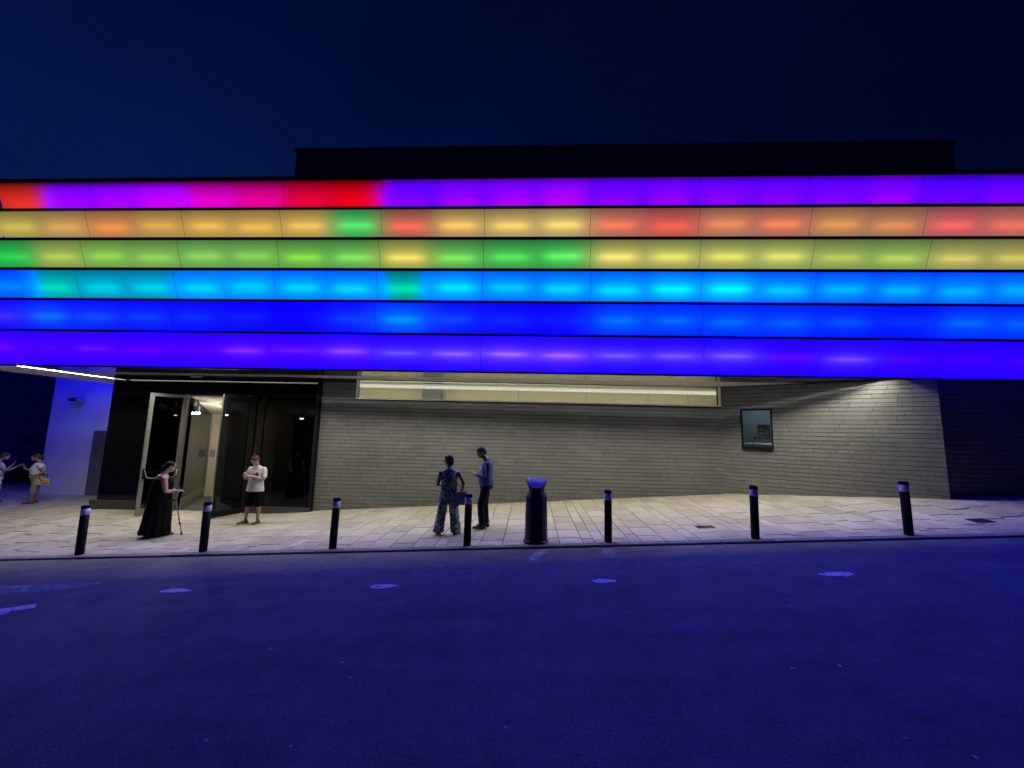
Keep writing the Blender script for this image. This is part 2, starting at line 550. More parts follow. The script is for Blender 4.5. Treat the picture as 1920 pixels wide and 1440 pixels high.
M['shoe_brown'] = plain('brown_leather', (.10, .055, .03), .5)
M['shoe_black'] = plain('black_leather', (.012, .011, .011), .4)
M['tan'] = plain('tan_leather', (.42, .30, .19), .55, var=.15, scale=14)
M['bagprint'] = plain('patterned_bag', (.22, .19, .25), .8, var=.75, scale=24)
M['brownstrap'] = plain('brown_strap', (.08, .04, .025), .5)
M['paper'] = plain('paper_scrap', (.88, .88, .86), .8)
M['poster'] = plain('poster_black', (.012, .012, .016), .5)
M['posterink'] = plain('poster_ink', (.20, .19, .22), .6, var=.6, scale=30)
M['eye'] = plain('eye', (.015, .012, .01), .2)
M['screen'] = emit('phone_screen', (.9, .85, .8), .5)
M['farwall'] = plain('far_building_wall', (.6, .6, .6), .8, var=.2, scale=1.5)


# ------------------------------------------------------------------ ground surfaces
def interp(x, xs, ys):
    if x <= xs[0]: return ys[0]
    for i in range(len(xs) - 1):
        if x <= xs[i + 1]:
            t = (x - xs[i]) / (xs[i + 1] - xs[i])
            return ys[i] + (ys[i + 1] - ys[i]) * t
    return ys[-1]


def zk(x):      # kerb top: the street climbs to the right
    return interp(x, [-60, -14, 17, 60], [-1.2, -.63, 1.159, 2.0])


def zb(x):      # foot of the building: level before the entrance
    return interp(x, [-40, -16, -13, -12.5, -7.6, -6.3, 5.5, 9.4, 18, 60], [-.60, -.47, -.36, -.31, -.30, -.21, .54, .91, 1.28, 2.1])


def pav(x, y):
    L_ = interp(x, [4, 9, 14], [3.5, 2.4, 3.2])
    t = min(1, max(0, (y - 7.45) / L_))
    t = t * t * (3 - 2 * t)
    return zk(x) * (1 - t) + zb(x) * t


def sheet(name, xs, ys, fz, mat):
    mb = MB()
    n = len(xs)
    vs = [(x, y, fz(x, y)) for y in ys for x in xs]
    fs = [(j * n + i, j * n + i + 1, (j + 1) * n + i + 1, (j + 1) * n + i) for j in range(len(ys) - 1) for i in range(n - 1)]
    mb.add(vs, fs)
    o = mb.build(name, mat, smooth=True)
    tag(o, kind='structure')
    return o


def frange(a, b, s):
    n = int(round((b - a) / s))
    return [a + (b - a) * i / n for i in range(n + 1)]


KY = 7.30       # face of the kerb
RD = .034       # road below kerb top
ground = sheet('ground', [-400, -120, -60, -30, -14, 0, 17, 60, 400], [-300, -40, -13, 8, 30, 300], lambda x, y: zk(x) - .75, M['asphalt'])
road = sheet('road', frange(-60, 60, 1.0), frange(-13, KY + .1, .7), lambda x, y: zk(x) - RD, M['asphalt'])
pavement = sheet('pavement', frange(-42, 40, .5), frange(KY + .12, 25.1, .4), lambda x, y: pav(x, y) - .030, M['joint'])
kerb = sheet('kerb', frange(-42, 40, 1.0), [KY + .02, KY + .14], lambda x, y: zk(x) - .03, M['joint'])

# kerb stones
kme, _, _ = bevel_box_mesh('kerb_stone', M['kerb'], .905, .13, .25, .012)
x = -30.0
while x < 28:
    o = link('kerb_stone', kme, kerb)
    s = (zk(x + .46) - zk(x - .46)) / .92
    o.location = (x, KY + .067, zk(x) + .002)
    o.rotation_euler = (0, -math.atan(s), 0)
    x += .915


# paving slabs in strips running back from the kerb
def yback(x):
    return interp(x, [-42, -12.95, -12.9, -6.45, -6.4, 5.71, 9.45, 9.5, 40], [16.0, 16.0, 11.5, 11.5, 11.6, 12.1, 9.75, 9.95, 9.95])


slabs = []
x = -26.0
rs = random.Random(3)
pat = [.42, .42, .215, .21, .42, .21, .425, .42, .215]
k = 0
while x < 17:
    w = pat[k % len(pat)]
    if rs.random() < .2: w = rs.choice([.21, .42])
    k += 1
    y = KY + .14
    first = rs.uniform(.2, .62)
    yb_ = max(yback(x), yback(x + w))
    while y < yb_:
        ln = first if first else .62
        first = None
        slabs.append((x + w / 2, y + ln / 2, w, ln))
        y += ln
    x += w
G = .005
meshcache = {}
def slab_parts(w, ln):
    key = (round(w, 3), round(ln, 2))
    if key not in meshcache:
        meshcache[key] = bevel_box_mesh('paving_slab', M['slab'], w - .011, ln - .026, .05, .006)
    return meshcache[key]
# nearest ones in view are single stones
order = sorted([s for s in slabs if -s[1] * 1.36 - .6 < s[0] < s[1] * 1.27], key=lambda s: s[1])
single = set(order[:300])
big_v, big_f, big_t = [], [], []
for s in slabs:
    me, vs, fs = slab_parts(s[2], s[3])
    gx = (pav(s[0] + .2, s[1]) - pav(s[0] - .2, s[1])) / .4
    gy = (pav(s[0], s[1] + .2) - pav(s[0], s[1] - .2)) / .4
    z = pav(s[0], s[1]) + rs.uniform(-.0015, .0015)
    gx += rs.uniform(-.003, .003); gy += rs.uniform(-.003, .003)
    if s in single:
        o = link('paving_slab', me, pavement)
        o.location = (s[0], s[1], z)
        o.rotation_euler = (math.atan(gy), -math.atan(gx), 0)
    else:
        b = len(big_v)
        big_v += [(s[0] + p[0], s[1] + p[1], z + p[2] + gx * p[0] + gy * p[1]) for p in vs]
        big_f += [tuple(b + i for i in f) for f in fs]
        big_t += [rs.random()] * len(vs)
me = bpy.data.meshes.new('paving_slabs')
me.from_pydata(big_v, [], big_f)
me.materials.append(M['slab'])
at = me.attributes.new('tint', 'FLOAT', 'POINT'); at.data.foreach_set('value', big_t)
o = link('paving_slabs', me, pavement); tag(o, 'pale paving slabs further back on the pavement', kind='stuff')


# worn paint on the road
def road_z(x, y): return zk(x) - RD
def patch(name, pts, mat, h=.004):
    mb = MB()
    # subdivide outline irregularly
    rr = random.Random(int(abs(pts[0][0]) * 1000))
    out = []
    for i in range(len(pts)):
        a, b = Vector((*pts[i], 0)), Vector((*pts[(i + 1) % len(pts)], 0))
        out.append(a)
        L_ = (b - a).length
        for q in range(1, 5):
            p = a.lerp(b, q / 5)
            out.append(p + Vector((rr.uniform(-1, 1), rr.uniform(-1, 1), 0)) * L_ * .13)
    c = sum(out, Vector()) / len(out)
    vs = [(c.x, c.y, road_z(c.x, c.y) + h)] + [(p.x, p.y, road_z(p.x, p.y) + h) for p in out]
    n = len(out)
    mb.add(vs, [(0, 1 + i, 1 + (i + 1) % n) for i in range(n)])
    return mb.build(name, mat, road)


def blob(cx, cy, rx, ry, n=11, seed=1):
    rr = random.Random(seed)
    return [(cx + rx * math.cos(2 * math.pi * i / n) * rr.uniform(.70, 1.12), cy + ry * math.sin(2 * math.pi * i / n) * rr.uniform(.68, 1.12)) for i in range(n)]

patch('painted_dash', blob(-2.0, 5.67, .21, .085, seed=2), M['paint'])
patch('painted_dash', blob(1.05, 5.71, .20, .075, seed=4), M['paint'])
patch('painted_dash', blob(4.18, 5.79, .24, .085, seed=5), M['paint'])
patch('painted_dash', blob(-5.0, 5.66, .24, .075, seed=6), M['paint'])
patch('painted_patch', [(-8.6, 5.67), (-7.2, 5.70), (-6.75, 5.78), (-6.45, 6.02), (-7.3, 6.02), (-8.8, 6.0)], M['ghost'])
patch('painted_triangle', [(-7.5, 4.95), (-6.72, 4.97), (-6.45, 5.17), (-7.5, 5.17)], M['paint'])
patch('painted_line', [(.02, 6.55), (.12, 6.55), (.34, 7.2), (.24, 7.2)], M['ghost'])
patch('painted_line', [(1.28, 6.72), (1.42, 6.72), (1.46, 7.18), (1.34, 7.18)], M['ghost'])
patch('scuffed_patch', blob(3.05, 6.55, .75, .42, n=15, seed=8), M['scuff'])
patch('scuffed_patch', blob(-.9, 6.25, 1.1, .5, n=15, seed=9), M['scuff'])
patch('scuffed_patch', blob(-3.1, 6.3, .9, .38, n=15, seed=10), M['scuff'])
patch('scuffed_patch', blob(1.9, 6.1, .9, .35, n=15, seed=11), M['scuff'])

# ------------------------------------------------------------------ the building
bld = empty('arts_centre', (0, 9.6, 0))
bld.location = (0, 0, 0)
tag(bld, 'modern arts centre with rainbow LED band facade over a grey brick ground floor', 'building')

# --- LED bands
ROWTOP = [8.775, 7.93, 7.085, 6.24, 5.395, 4.55]
SEAM0, PW = -15.016, 2.746
NP = 11
PH, PD = .80, .29
PHS = [.80] * 5 + [.825]
S = lambda s: [tuple(int(v) for v in t.split(',')) for t in s.split()]
BODY = [
 S('205,35,40 150,0,250 165,0,250 195,0,250 225,0,215 235,0,150 225,0,55 235,0,25 85,0,250 100,0,250 115,0,250 125,0,250 80,0,250 95,0,250 100,0,250 95,0,250 95,0,250 100,0,250 75,0,250 80,0,250 90,0,250 90,0,250'),
 S('165,150,85 175,145,100 180,130,90 172,142,90 165,148,85 168,148,88 165,148,90 55,150,90 140,98,95 155,130,100 158,132,105 160,138,110 155,108,105 175,88,92 160,118,105 150,105,105 160,122,100 150,118,98 165,92,112 165,108,108 160,110,100 160,110,100'),
 S('40,175,80 140,170,90 118,172,88 118,168,88 104,172,88 104,168,88 88,158,82 82,158,86 135,148,88 78,148,82 55,145,82 48,142,82 132,145,90 132,148,98 128,148,98 132,152,100 122,155,90 112,158,84 142,148,94 142,146,94 142,146,94 142,146,94'),
 S('0,70,240 0,150,190 0,138,200 0,135,205 0,120,220 0,120,225 0,98,240 0,92,240 0,118,155 0,95,235 0,84,240 0,80,245 0,76,245 0,66,245 0,66,245 0,62,240 0,58,245 0,48,245 0,70,242 0,72,242 0,72,242 0,72,242'),
 S('20,0,245 14,0,245 14,0,245 14,0,245 14,0,245 14,0,245 14,0,245 14,0,245 4,40,250 14,0,245 14,0,245 14,0,245 2,36,250 2,32,250 2,32,250 2,30,250 4,14,248 6,6,246 2,34,250 2,34,250 2,34,250 2,34,250'),
 S('70,0,245 62,0,245 62,0,245 60,0,245 58,0,245 56,0,245 52,0,245 50,0,245 46,0,245 44,0,245 44,0,245 42,0,245 40,0,245 40,0,245 40,0,245 42,0,245 40,0,245 42,0,245 46,0,245 46,0,245 46,0,245 46,0,245'),
]
CORE = [
 S('240,50,40 165,0,252 180,0,252 212,0,252 245,0,220 248,0,165 245,0,60 252,0,25 130,0,252 160,0,252 172,0,252 182,0,252 140,0,252 150,0,252 140,0,252 135,0,252 130,0,252 155,0,252 105,0,252 125,0,252 120,0,252 120,0,252'),
 S('218,198,95 228,178,98 250,158,82 232,182,92 246,196,92 246,196,92 252,202,102 80,238,118 255,112,62 255,208,115 255,216,120 255,226,125 255,132,78 255,108,78 244,150,90 255,140,80 234,160,92 232,152,88 252,114,88 246,124,92 240,120,90 240,120,90'),
 S('50,222,95 190,214,100 155,224,92 155,220,98 144,224,104 144,220,98 145,234,82 135,234,104 252,232,108 124,240,104 92,235,98 92,250,108 252,238,124 238,234,118 234,234,114 228,234,118 190,210,104 184,218,104 218,210,114 214,204,108 210,204,108 210,204,108'),
 S('0,128,255 0,218,190 0,208,235 0,208,240 0,208,255 0,204,250 0,208,255 0,208,255 0,220,168 0,224,255 0,194,255 0,208,255 0,218,255 0,238,255 0,244,255 0,194,255 0,178,255 0,174,255 0,174,255 0,168,250 0,168,250 0,168,250'),
 S('60,40,245 0,105,250 0,72,248 0,60,248 0,44,248 0,28,248 10,4,248 0,55,250 0,145,255 0,62,250 0,36,248 0,22,248 0,112,255 0,102,255 0,102,255 0,92,255 0,78,250 0,46,250 0,102,255 0,98,255 0,98,255 0,98,255'),
 S('108,0,245 76,0,245 98,12,245 94,0,245 80,0,245 125,34,245 100,12,245 132,58,248 92,66,248 128,78,248 142,88,248 148,82,248 102,72,248 108,68,248 112,72,248 82,2,245 106,58,248 72,0,245 62,0,245 62,0,245 62,0,245 62,0,245'),
]
BARH = [.30, .52, .50, .50, .52, .50]       # height of the bar in the panel
BARW = [.30, .135, .125, .145, .12, .07]
BLUE_GAIN = [2.0, 1.0, 1.0, 7.0, 10.0, 9.5]  # the blue diodes are far brighter than a camera can hold


def led_lin(c, row, ref):
    l = lin(c)
    if ref[2] > 215: l[2] *= 1 + (BLUE_GAIN[row] - 1) * min(1, (ref[2] - 215) / 25)
    return l


def led_panel(row, cells_b, cells_c, place, fade=.4):
    """place(u, v, d): u along panel 0..1, v up 0..1, d behind the face"""
    us = [i / 48 for i in range(49)]
    nb = [cells_b[0], cells_b[1], cells_b[2], cells_b[3]]
    bl = [led_lin(c, row, c) for c in cells_b]; co = [led_lin(c, row, r_) for c, r_ in zip(cells_c, cells_b)]
    cen = [-.25, .25, .75, 1.25]
    mb = MB()
    vs = []; body = []; bar = []; hh = []; halo = []
    jit = [random.uniform(-.03, .03) for _ in range(4)]
    bh = []
    for v in (1.0, 0.0):
        for u in us:
            vs.append(place(u, v, 0))
            # smooth weights of the four nearest cells
            def blend(arr, soft):
                ww = []
                for q in range(4):
                    d = abs(u - cen[q]) - .25
                    ww.append(1 / (1 + math.exp(min(40, d / soft))))
                s_ = sum(ww)
                return [sum(ww[q] * arr[q][i] for q in range(4)) / s_ for i in range(3)]
            bcol = blend(bl, .042)
            q = 1 if u < .5 else 2
            e = abs(u - cen[q]) / .25
            t_ = min(1.0, max(0.0, (1 - e) / (.85 if row > 3 else .72)))
            pl = t_ * t_ * (3 - 2 * t_)
            exc = [max(0.0, co[q][i] - bl[q][i]) * pl * (2.0 if row == 5 else 1.25) for i in range(3)]
            hcol = blend([[max(0.0, co[w_][i] - bl[w_][i]) for i in range(3)] for w_ in range(4)], .075)
            hk = .84 + .16 * pl
            halo.append((*[c_ * hk for c_ in hcol], 1))
            if row in (1, 2): bcol = [c_ * .84 for c_ in bcol]
            body.append((*bcol, 1)); bar.append((*exc, 1)); hh.append(v)
            bh.append(BARH[row] + jit[q])
    n = len(us)
    fs = [(n + i, n + i + 1, i + 1, i) for i in range(n - 1)]
    mb.add(vs, fs)
    mb.cur = 1
    p = [place(0, 0, .004), place(1, 0, .004), place(1, 0, .035), place(0, 0, .035), place(0, 1, .004), place(1, 1, .004), place(1, 1, .035), place(0, 1, .035)]
    mb.hexa(p)
    me = mb.mesh('led_panel', [M['led'], M['dark']])
    N = len(me.vertices)
    def attr(nme, typ, vals):
        a = me.attributes.new(nme, typ, 'POINT')
        if typ == 'FLOAT_COLOR':
            vals = vals + [(0, 0, 0, 1)] * (N - len(vals))
            a.data.foreach_set('color', [c for t in vals for c in t])
        else:
            a.data.foreach_set('value', vals + [0.0] * (N - len(vals)))
    attr('box_light', 'FLOAT_COLOR', body); attr('bar_light', 'FLOAT_COLOR', bar); attr('halo_light', 'FLOAT_COLOR', halo); attr('height', 'FLOAT', hh)
    attr('bar_height', 'FLOAT', bh)
    attr('top_fade', 'FLOAT', [fade] * len(hh))
    attr('bar_width', 'FLOAT', [BARW[row]] * len(hh))
    return link('led_panel', me, bld)


for r in range(6):
    zt = ROWTOP[r]
    for p in range(NP):
        x0 = SEAM0 + PW * p + .0045; x1 = x0 + PW - .009
        c = [max(0, min(21, 2 * p + i)) for i in (-1, 0, 1, 2)]
        cb = [BODY[r][i] for i in c]; cc = [CORE[r][i] for i in c]
        def place(u, v, d, x0=x0, x1=x1, zt=zt, ph=PHS[r]):
            return (x0 + (x1 - x0) * u, 9.5 + PD * ph / PH * (1 - v) + d, zt - ph * (1 - v) + d * .3)
        led_panel(r, cb, cc, place, (.98 if p < 4 else .85) if r == 0 else .5)
    for p in range(NP + 1):
        xs_ = SEAM0 + PW * p
        MB().hexa([(xs_ - .02, 9.5 + PD + .012, zt - PH), (xs_ + .02, 9.5 + PD + .012, zt - PH), (xs_ + .02, 9.5 + PD + .03, zt - PH), (xs_ - .02, 9.5 + PD + .03, zt - PH),
                 (xs_ - .02, 9.512, zt - .001), (xs_ + .02, 9.512, zt - .001), (xs_ + .02, 9.53, zt - .001), (xs_ - .02, 9.53, zt - .001)]).build('seam_bar', M['dark'], bld)
    # rail that caps each band
    xr = SEAM0 + PW * NP
    MB().box(SEAM0 - .05, xr, 9.465, 9.60, zt + .003, zt + .070).build('facade_rail', M['dark'], bld)
# unseen left return of the bands, coloured blue to light the white wall
for r in range(6):
    zt = ROWTOP[r]
    for p in range(2):
        y0 = 9.72 + 1.95 * p; y1 = y0 + 1.94
        cb = [(20, 0, 250)] * 4; cc = [(30, 20, 252)] * 4
        def place(u, v, d, y0=y0, y1=y1, zt=zt):
            return (-15.07 + PD * (1 - v) + d, y1 + (y0 - y1) * u, zt - PH * (1 - v) + d * .3)
        led_panel(4, cb, cc, place)
    MB().box(-15.10, -14.97, 9.605, 13.62, zt + .003, zt + .045).build('facade_rail', M['dark'], bld)

xr = SEAM0 + PW * NP
MB().box(-14.72, xr, 9.86, 13.6, 3.86, 8.77).build('facade_backing', M['dark'], bld)
MB().box(-15.09, xr, 9.50, 13.62, 8.824, 8.90).build('roof_coping', M['dark'], bld)
rst = MB().box(-8.14, 13.17, 12.03, 26, 8.91, 11.60).build('roof_storey', M['dark'], bld)
for i in range(14):
    xa = -8.16 + 1.525 * i
    MB().box(xa + .006, xa + 1.519, 12.0, 12.028, 8.92, 11.595).build('cladding_panel', M['roofclad'], rst)
MB().box(-8.22, 13.25, 11.94, 26.05, 11.602, 11.66).build('parapet_flashing', M['roofclad'], rst)
# lower lip and soffit
MB().box(SEAM0, xr, 9.805, 9.838, 3.676, 3.80).build('fascia_lip', M['dark'], bld)
for p in range(NP):
    x0 = SEAM0 + PW * p + .003; x1 = x0 + PW - .006
    if p == 0:
        x0 = -13.98
    MB().box(x0, x1, 9.965, 10.93, 3.70, 3.74).build('soffit_panel', M['soffit_gloss'], bld)
    MB().box(x0, x1, 10.936, 12.25 if p else 13.55, 3.70, 3.74).build('soffit_panel', M['soffit'], bld)
MB().hexa([(-14.98, 9.84, 3.60), (-14.12, 9.84, 3.72), (-14.12, 13.55, 3.72), (-14.98, 13.55, 3.60),
           (-14.98, 9.84, 3.80), (-14.12, 9.84, 3.80), (-14.12, 13.55, 3.80), (-14.98, 13.55, 3.80)]).build('soffit_edge', M['soffit_white'], bld)  # sloped white shape, made to catch the side strip's light
# light strips tucked behind the lip, and along the left edge
def strip(name, x0, x1, y0, y1, z, mat):
    n = max(1, int(max(x1 - x0, y1 - y0) / 1.0))
    mb = MB()
    for i in range(n):
        if x1 - x0 > y1 - y0:
            a, b = x0 + (x1 - x0) * i / n, x0 + (x1 - x0) * (i + 1) / n
            mb.quad((a, y1, z), (b, y1, z), (b, y0, z), (a, y0, z))
        else:
            a, b = y0 + (y1 - y0) * i / n, y0 + (y1 - y0) * (i + 1) / n
            mb.quad((x0, b, z), (x1, b, z), (x1, a, z), (x0, a, z))
    return mb.build(name, mat, bld)
strip('light_strip', -14.0, 8.65, 9.868, 9.893, 3.733, M['strip'])
strip('light_strip', -14.075, -14.03, 9.95, 13.4, 3.693, M['strip_side'])
strip('light_strip', -13.9, 8.3, 9.925, 9.963, 3.698, M['strip_extra'])  # extra glowing line, added so the strip shows mirrored in the entrance glass
MB().box(-14.0, 8.65, 9.858, 9.925, 3.736, 3.80).build('light_housing', M['whitepaint'], bld)

# --- brick walls: pieces with recessed joints
CH = .108       # course height
def wall_run(A, B, z0, z1, holes, single_ids, parent, back=.25):
    """A, B: ends (x, y) left to right; holes: (s0, s1, z0, z1); returns frame function"""
    A = Vector((*A, 0)); B = Vector((*B, 0))
    u = (B - A).normalized(); n = Vector((u.y, -u.x, 0))
    Ls = (B - A).length
    def W(s, z, d): return A + u * s + n * d + Vector((0, 0, z))
    # mortar core
    cuts = sorted(set([0, Ls] + [h[0] for h in holes] + [h[1] for h in holes]))
    mb = MB()
    for a, b in zip(cuts, cuts[1:]):
        hz = [h for h in holes if h[0] <= a + 1e-6 and h[1] >= b - 1e-6]
        segs = [(z0, z1)]
        for h in hz:
            ns = []
            for q in segs:
                if h[2] > q[0]: ns.append((q[0], min(h[2], q[1])))
                if h[3] < q[1]: ns.append((max(h[3], q[0]), q[1]))
            segs = ns
        for q in segs:
            if q[1] - q[0] < .01: continue
            mb.hexa([W(a, q[0], -.016), W(b, q[0], -.016), W(b, q[0], -back), W(a, q[0], -back), W(a, q[1], -.016), W(b, q[1], -.016), W(b, q[1], -back), W(a, q[1], -back)])
    wall = mb.build('brick_wall', M['mortar'], parent)
    bv, bf, bt = [], [], []
    rr = random.Random(int(Ls * 100))
    nC = int((z1 - z0) / CH)
    cache = {}
    cnt = 0
    for c in range(nC):
        za = z0 + c * CH; zc = za + CH - .012
        s = -rr.uniform(0, .5)
        while s < Ls:
            ln = rr.choice([.49, .49, .49, .36, .61])
            a, b = max(0, s), min(Ls, s + ln)
            s += ln
            spans = [(a, b)]
            for h in holes:
                if za < h[3] - .005 and zc > h[2] + .005:
                    ns = []
                    for q in spans:
                        if h[0] > q[0]: ns.append((q[0], min(q[1], h[0])))
                        if h[1] < q[1]: ns.append((max(q[0], h[1]), q[1]))
                    spans = ns
            for a, b in spans:
                if b - a < .03: continue
                pr = rr.uniform(-.0015, .0015)
                L2 = b - a - .004
                key = round(L2, 3)
                e = .003
                x_, h_ = L2 / 2, CH - .012
                # local: x along wall, z up, y=0 face, +y inwards
                vs = [(-x_, .05, 0), (x_, .05, 0), (x_, .05, h_), (-x_, .05, h_),
                      (-x_, e, 0), (x_, e, 0), (x_, e, h_), (-x_, e, h_),
                      (-x_ + e, 0, e), (x_ - e, 0, e), (x_ - e, 0, h_ - e), (-x_ + e, 0, h_ - e)]
                fs = [(0, 4, 5, 1)[::-1], (1, 5, 6, 2)[::-1], (2, 6, 7, 3)[::-1], (3, 7, 4, 0)[::-1], (4, 8, 9, 5)[::-1], (5, 9, 10, 6)[::-1], (6, 10, 11, 7)[::-1], (7, 11, 8, 4)[::-1], (8, 9, 10, 11)]
                mid = (a + b) / 2
                if single_ids and zc > single_ids[0] + mid * single_ids[1] and cnt < 300:
                    if key not in cache:
                        me = bpy.data.meshes.new('brick'); me.from_pydata(vs, [], fs); me.materials.append(M['brick']); cache[key] = me
                    o = link('brick', cache[key], wall)
                    o.matrix_local = Matrix(((u.x, -n.x, 0, 0), (u.y, -n.y, 0, 0), (0, 0, 1, 0), (0, 0, 0, 1)))
                    o.location = W(mid, za, pr)
                    cnt += 1
                else:
                    bb = len(bv)
                    for p in vs:
                        bv.append(tuple(W(mid + p[0], za + p[2], pr - p[1])))
                    bf += [tuple(bb + i for i in f) for f in fs]
                    bt += [rr.random()] * len(vs)
    if bv:
        me = bpy.data.meshes.new('bricks'); me.from_pydata(bv, [], bf); me.materials.append(M['brick'])
        a = me.attributes.new('tint', 'FLOAT', 'POINT'); a.data.foreach_set('value', bt)
        o = link('bricks', me, wall); tag(o, 'long grey bricks laid in level courses', kind='stuff')
    return W, Ls

PA, PB, PK = (-6.36, 11.53), (5.71, 12.0), (9.505, 9.552)
Ztop = 3.696
mainL = (Vector(PB) - Vector(PA)).length
SW = (1.08, mainL - .02, 3.09, 3.69)         # strip window along the main wall
W1, L1 = wall_run(PA, PB, -.62, Ztop, [SW], None, bld)
wingL = (Vector(PK) - Vector(PB)).length
BW = (.47, 1.24, 1.90, 3.02)                  # booth window in the angled wall
W2, L2_ = wall_run(PB, PK, -.10, Ztop, [BW], (.46, .096), bld)
# return beyond the corner, out of the light
W3, L3_ = wall_run((9.515, 9.80), (19.0, 9.80), .20, 3.66, [], None, bld)
MB().hexa([(9.46, 9.60, .2), (9.512, 9.572, .2), (9.512, 9.84, .2), (9.46, 9.84, .2), (9.46, 9.60, 3.69), (9.512, 9.572, 3.69), (9.512, 9.84, 3.69), (9.46, 9.84, 3.69)]).build('corner_pier', M['brick'], bld)


def frame_box(mb, W, s0, s1, z0, z1, d0, d1):
    mb.hexa([W(s0, z0, d1), W(s1, z0, d1), W(s1, z0, d0), W(s0, z0, d0), W(s0, z1, d1), W(s1, z1, d1), W(s1, z1, d0), W(s0, z1, d0)])


# solid corner where the two brick walls meet
MB().box(5.60, 6.02, 12.06, 12.42, -.6, 3.07).build('corner_core', M['mortar'], bld)
MB().lathe([(.012, -.3), (.012, 3.69)], 8, c=(5.716, 12.008, 0)).build('corner_joint', M['brick'], bld)

# strip window
win = MB()
t = .035
frame_box(win, W1, SW[0], SW[1], SW[2], SW[2] + t, -.10, .012)
frame_box(win, W1, SW[0], SW[0] + t, SW[2] + t, SW[3], -.10, .012)
frame_box(win, W1, SW[1] - t, SW[1], SW[2] + t, SW[3], -.10, .012)
swin = win.build('strip_window', M['whitepaint'], bld)
g = MB()
frame_box(g, W1, SW[0] + t, SW[1] - t, SW[3] - .02, SW[3], -.07, -.02)
g.build('head_gasket', M['black'], swin)
nP = 4
for i in range(nP):
    a = SW[0] + t + (SW[1] - SW[0] - 2 * t) * i / nP; b = SW[0] + t + (SW[1] - SW[0] - 2 * t) * (i + 1) / nP
    p = MB(); frame_box(p, W1, a + .003, b - .003, SW[2] + t + .001, SW[3] - .021, -.056, -.046); p.build('pane', M['clear'], swin)
# the lit room behind it
r_ = MB()
s0, s1 = SW[0] - 1.0, SW[1] + .75
frame_box(r_, W1, s0, s1, 2.4, 4.6, -1.62, -1.55)
bw_ = r_.build('back_wall', M['cream'], swin)
r_ = MB()
frame_box(r_, W1, s0, s1, 2.42, 2.5, -1.549, -.26)
frame_box(r_, W1, s0 - .06, s0, 2.42, 4.58, -1.549, -.26)
frame_box(r_, W1, s1, s1 + .02, 2.42, 4.58, -1.549, -.26)
frame_box(r_, W1, s0, s1, 4.5, 4.58, -1.549, -.26)
frame_box(r_, W1, s0, s1, 3.70, 4.5, -.32, -.26)
r_.build('room_shell', M['cream'], swin)
r_ = MB(); frame_box(r_, W1, s0 + .01, s1 - .01, 3.57, 3.675, -1.19, -1.10); r_.build('light_trough', M['tube'], swin)
r_ = MB(); frame_box(r_, W1, s0 + .01, s1 - .01, 3.700, 3.728, -1.17, -1.08); r_.build('trough_rail', M['whitepaint'], swin)
r_ = MB(); frame_box(r_, W1, s0 + .1, s1 - .1, 4.25, 4.29, -.42, -.34); r_.build('hidden_lamp', M['hidden_glow'], swin)  # hidden pair of lamps, added to brighten the cream room
r_ = MB(); frame_box(r_, W1, s0 + .1, s1 - .1, 2.56, 2.6, -.42, -.34); r_.build('hidden_lamp', M['hidden_glow'], swin)
r_ = MB(); frame_box(r_, W1, 2.80, 3.42, 2.51, 4.45, -1.38, -1.20); r_.build('pilaster', M['pilaster'], swin)
for s_ in (6.0, 8.3, 10.4, 11.75):
    r_ = MB(); frame_box(r_, W1, s_, s_ + .012, 2.51, 4.45, -1.547, -1.544); r_.build('wall_seam', M['pilaster'], swin)

# booth window
win = MB(); t = .045
for q in ((BW[0], BW[1], BW[2], BW[2] + t), (BW[0], BW[1], BW[3] - t, BW[3]), (BW[0], BW[0] + t, BW[2] + t, BW[3] - t), (BW[1] - t, BW[1], BW[2] + t, BW[3] - t)):
    frame_box(win, W2, q[0], q[1], q[2], q[3], -.12, .006)
bwin = win.build('booth_window', M['black'], bld)
p = MB(); frame_box(p, W2, BW[0] + t, BW[1] - t, BW[2] + t, BW[3] - t, -.07, -.062); p.build('pane', M['clear'], bwin)
p = MB(); frame_box(p, W2, BW[0] + .02, BW[1] - .02, BW[2] - .065, BW[2] - .018, .003, .055); p.build('sill', M['black'], bwin)
p = MB()
frame_box(p, W2, BW[0] - .15, BW[1] + .4, 1.2, 3.5, -1.55, -1.5)
frame_box(p, W2, BW[0] - .2, BW[0] - .15, 1.2, 3.5, -1.5, -.26)
frame_box(p, W2, BW[1] + .4, BW[1] + .45, 1.2, 3.5, -1.5, -.26)
frame_box(p, W2, BW[0] - .15, BW[1] + .4, 1.15, 1.2, -1.5, -.26)
frame_box(p, W2, BW[0] - .15, BW[1] + .4, 3.5, 3.55, -1.5, -.26)
p.build('booth_room', M['bluegrey'], bwin)
p = MB(); frame_box(p, W2, BW[0] + .1, BW[1] + .3, 3.44, 3.47, -1.0, -.5); p.build('unseen_lamp', M['booth_fill'], bwin)  # unseen lamp, added to light the booth room
p = MB(); frame_box(p, W2, BW[0] - .1, BW[1] + .35, 2.02, 2.05, -.62, -.16); p.build('counter', M['whitepaint'], bwin)
p = MB(); frame_box(p, W2, BW[0] + .57, BW[0] + .585, 1.9, 2.02, -.20, -.18); p.build('counter_bracket', M['black'], bwin)
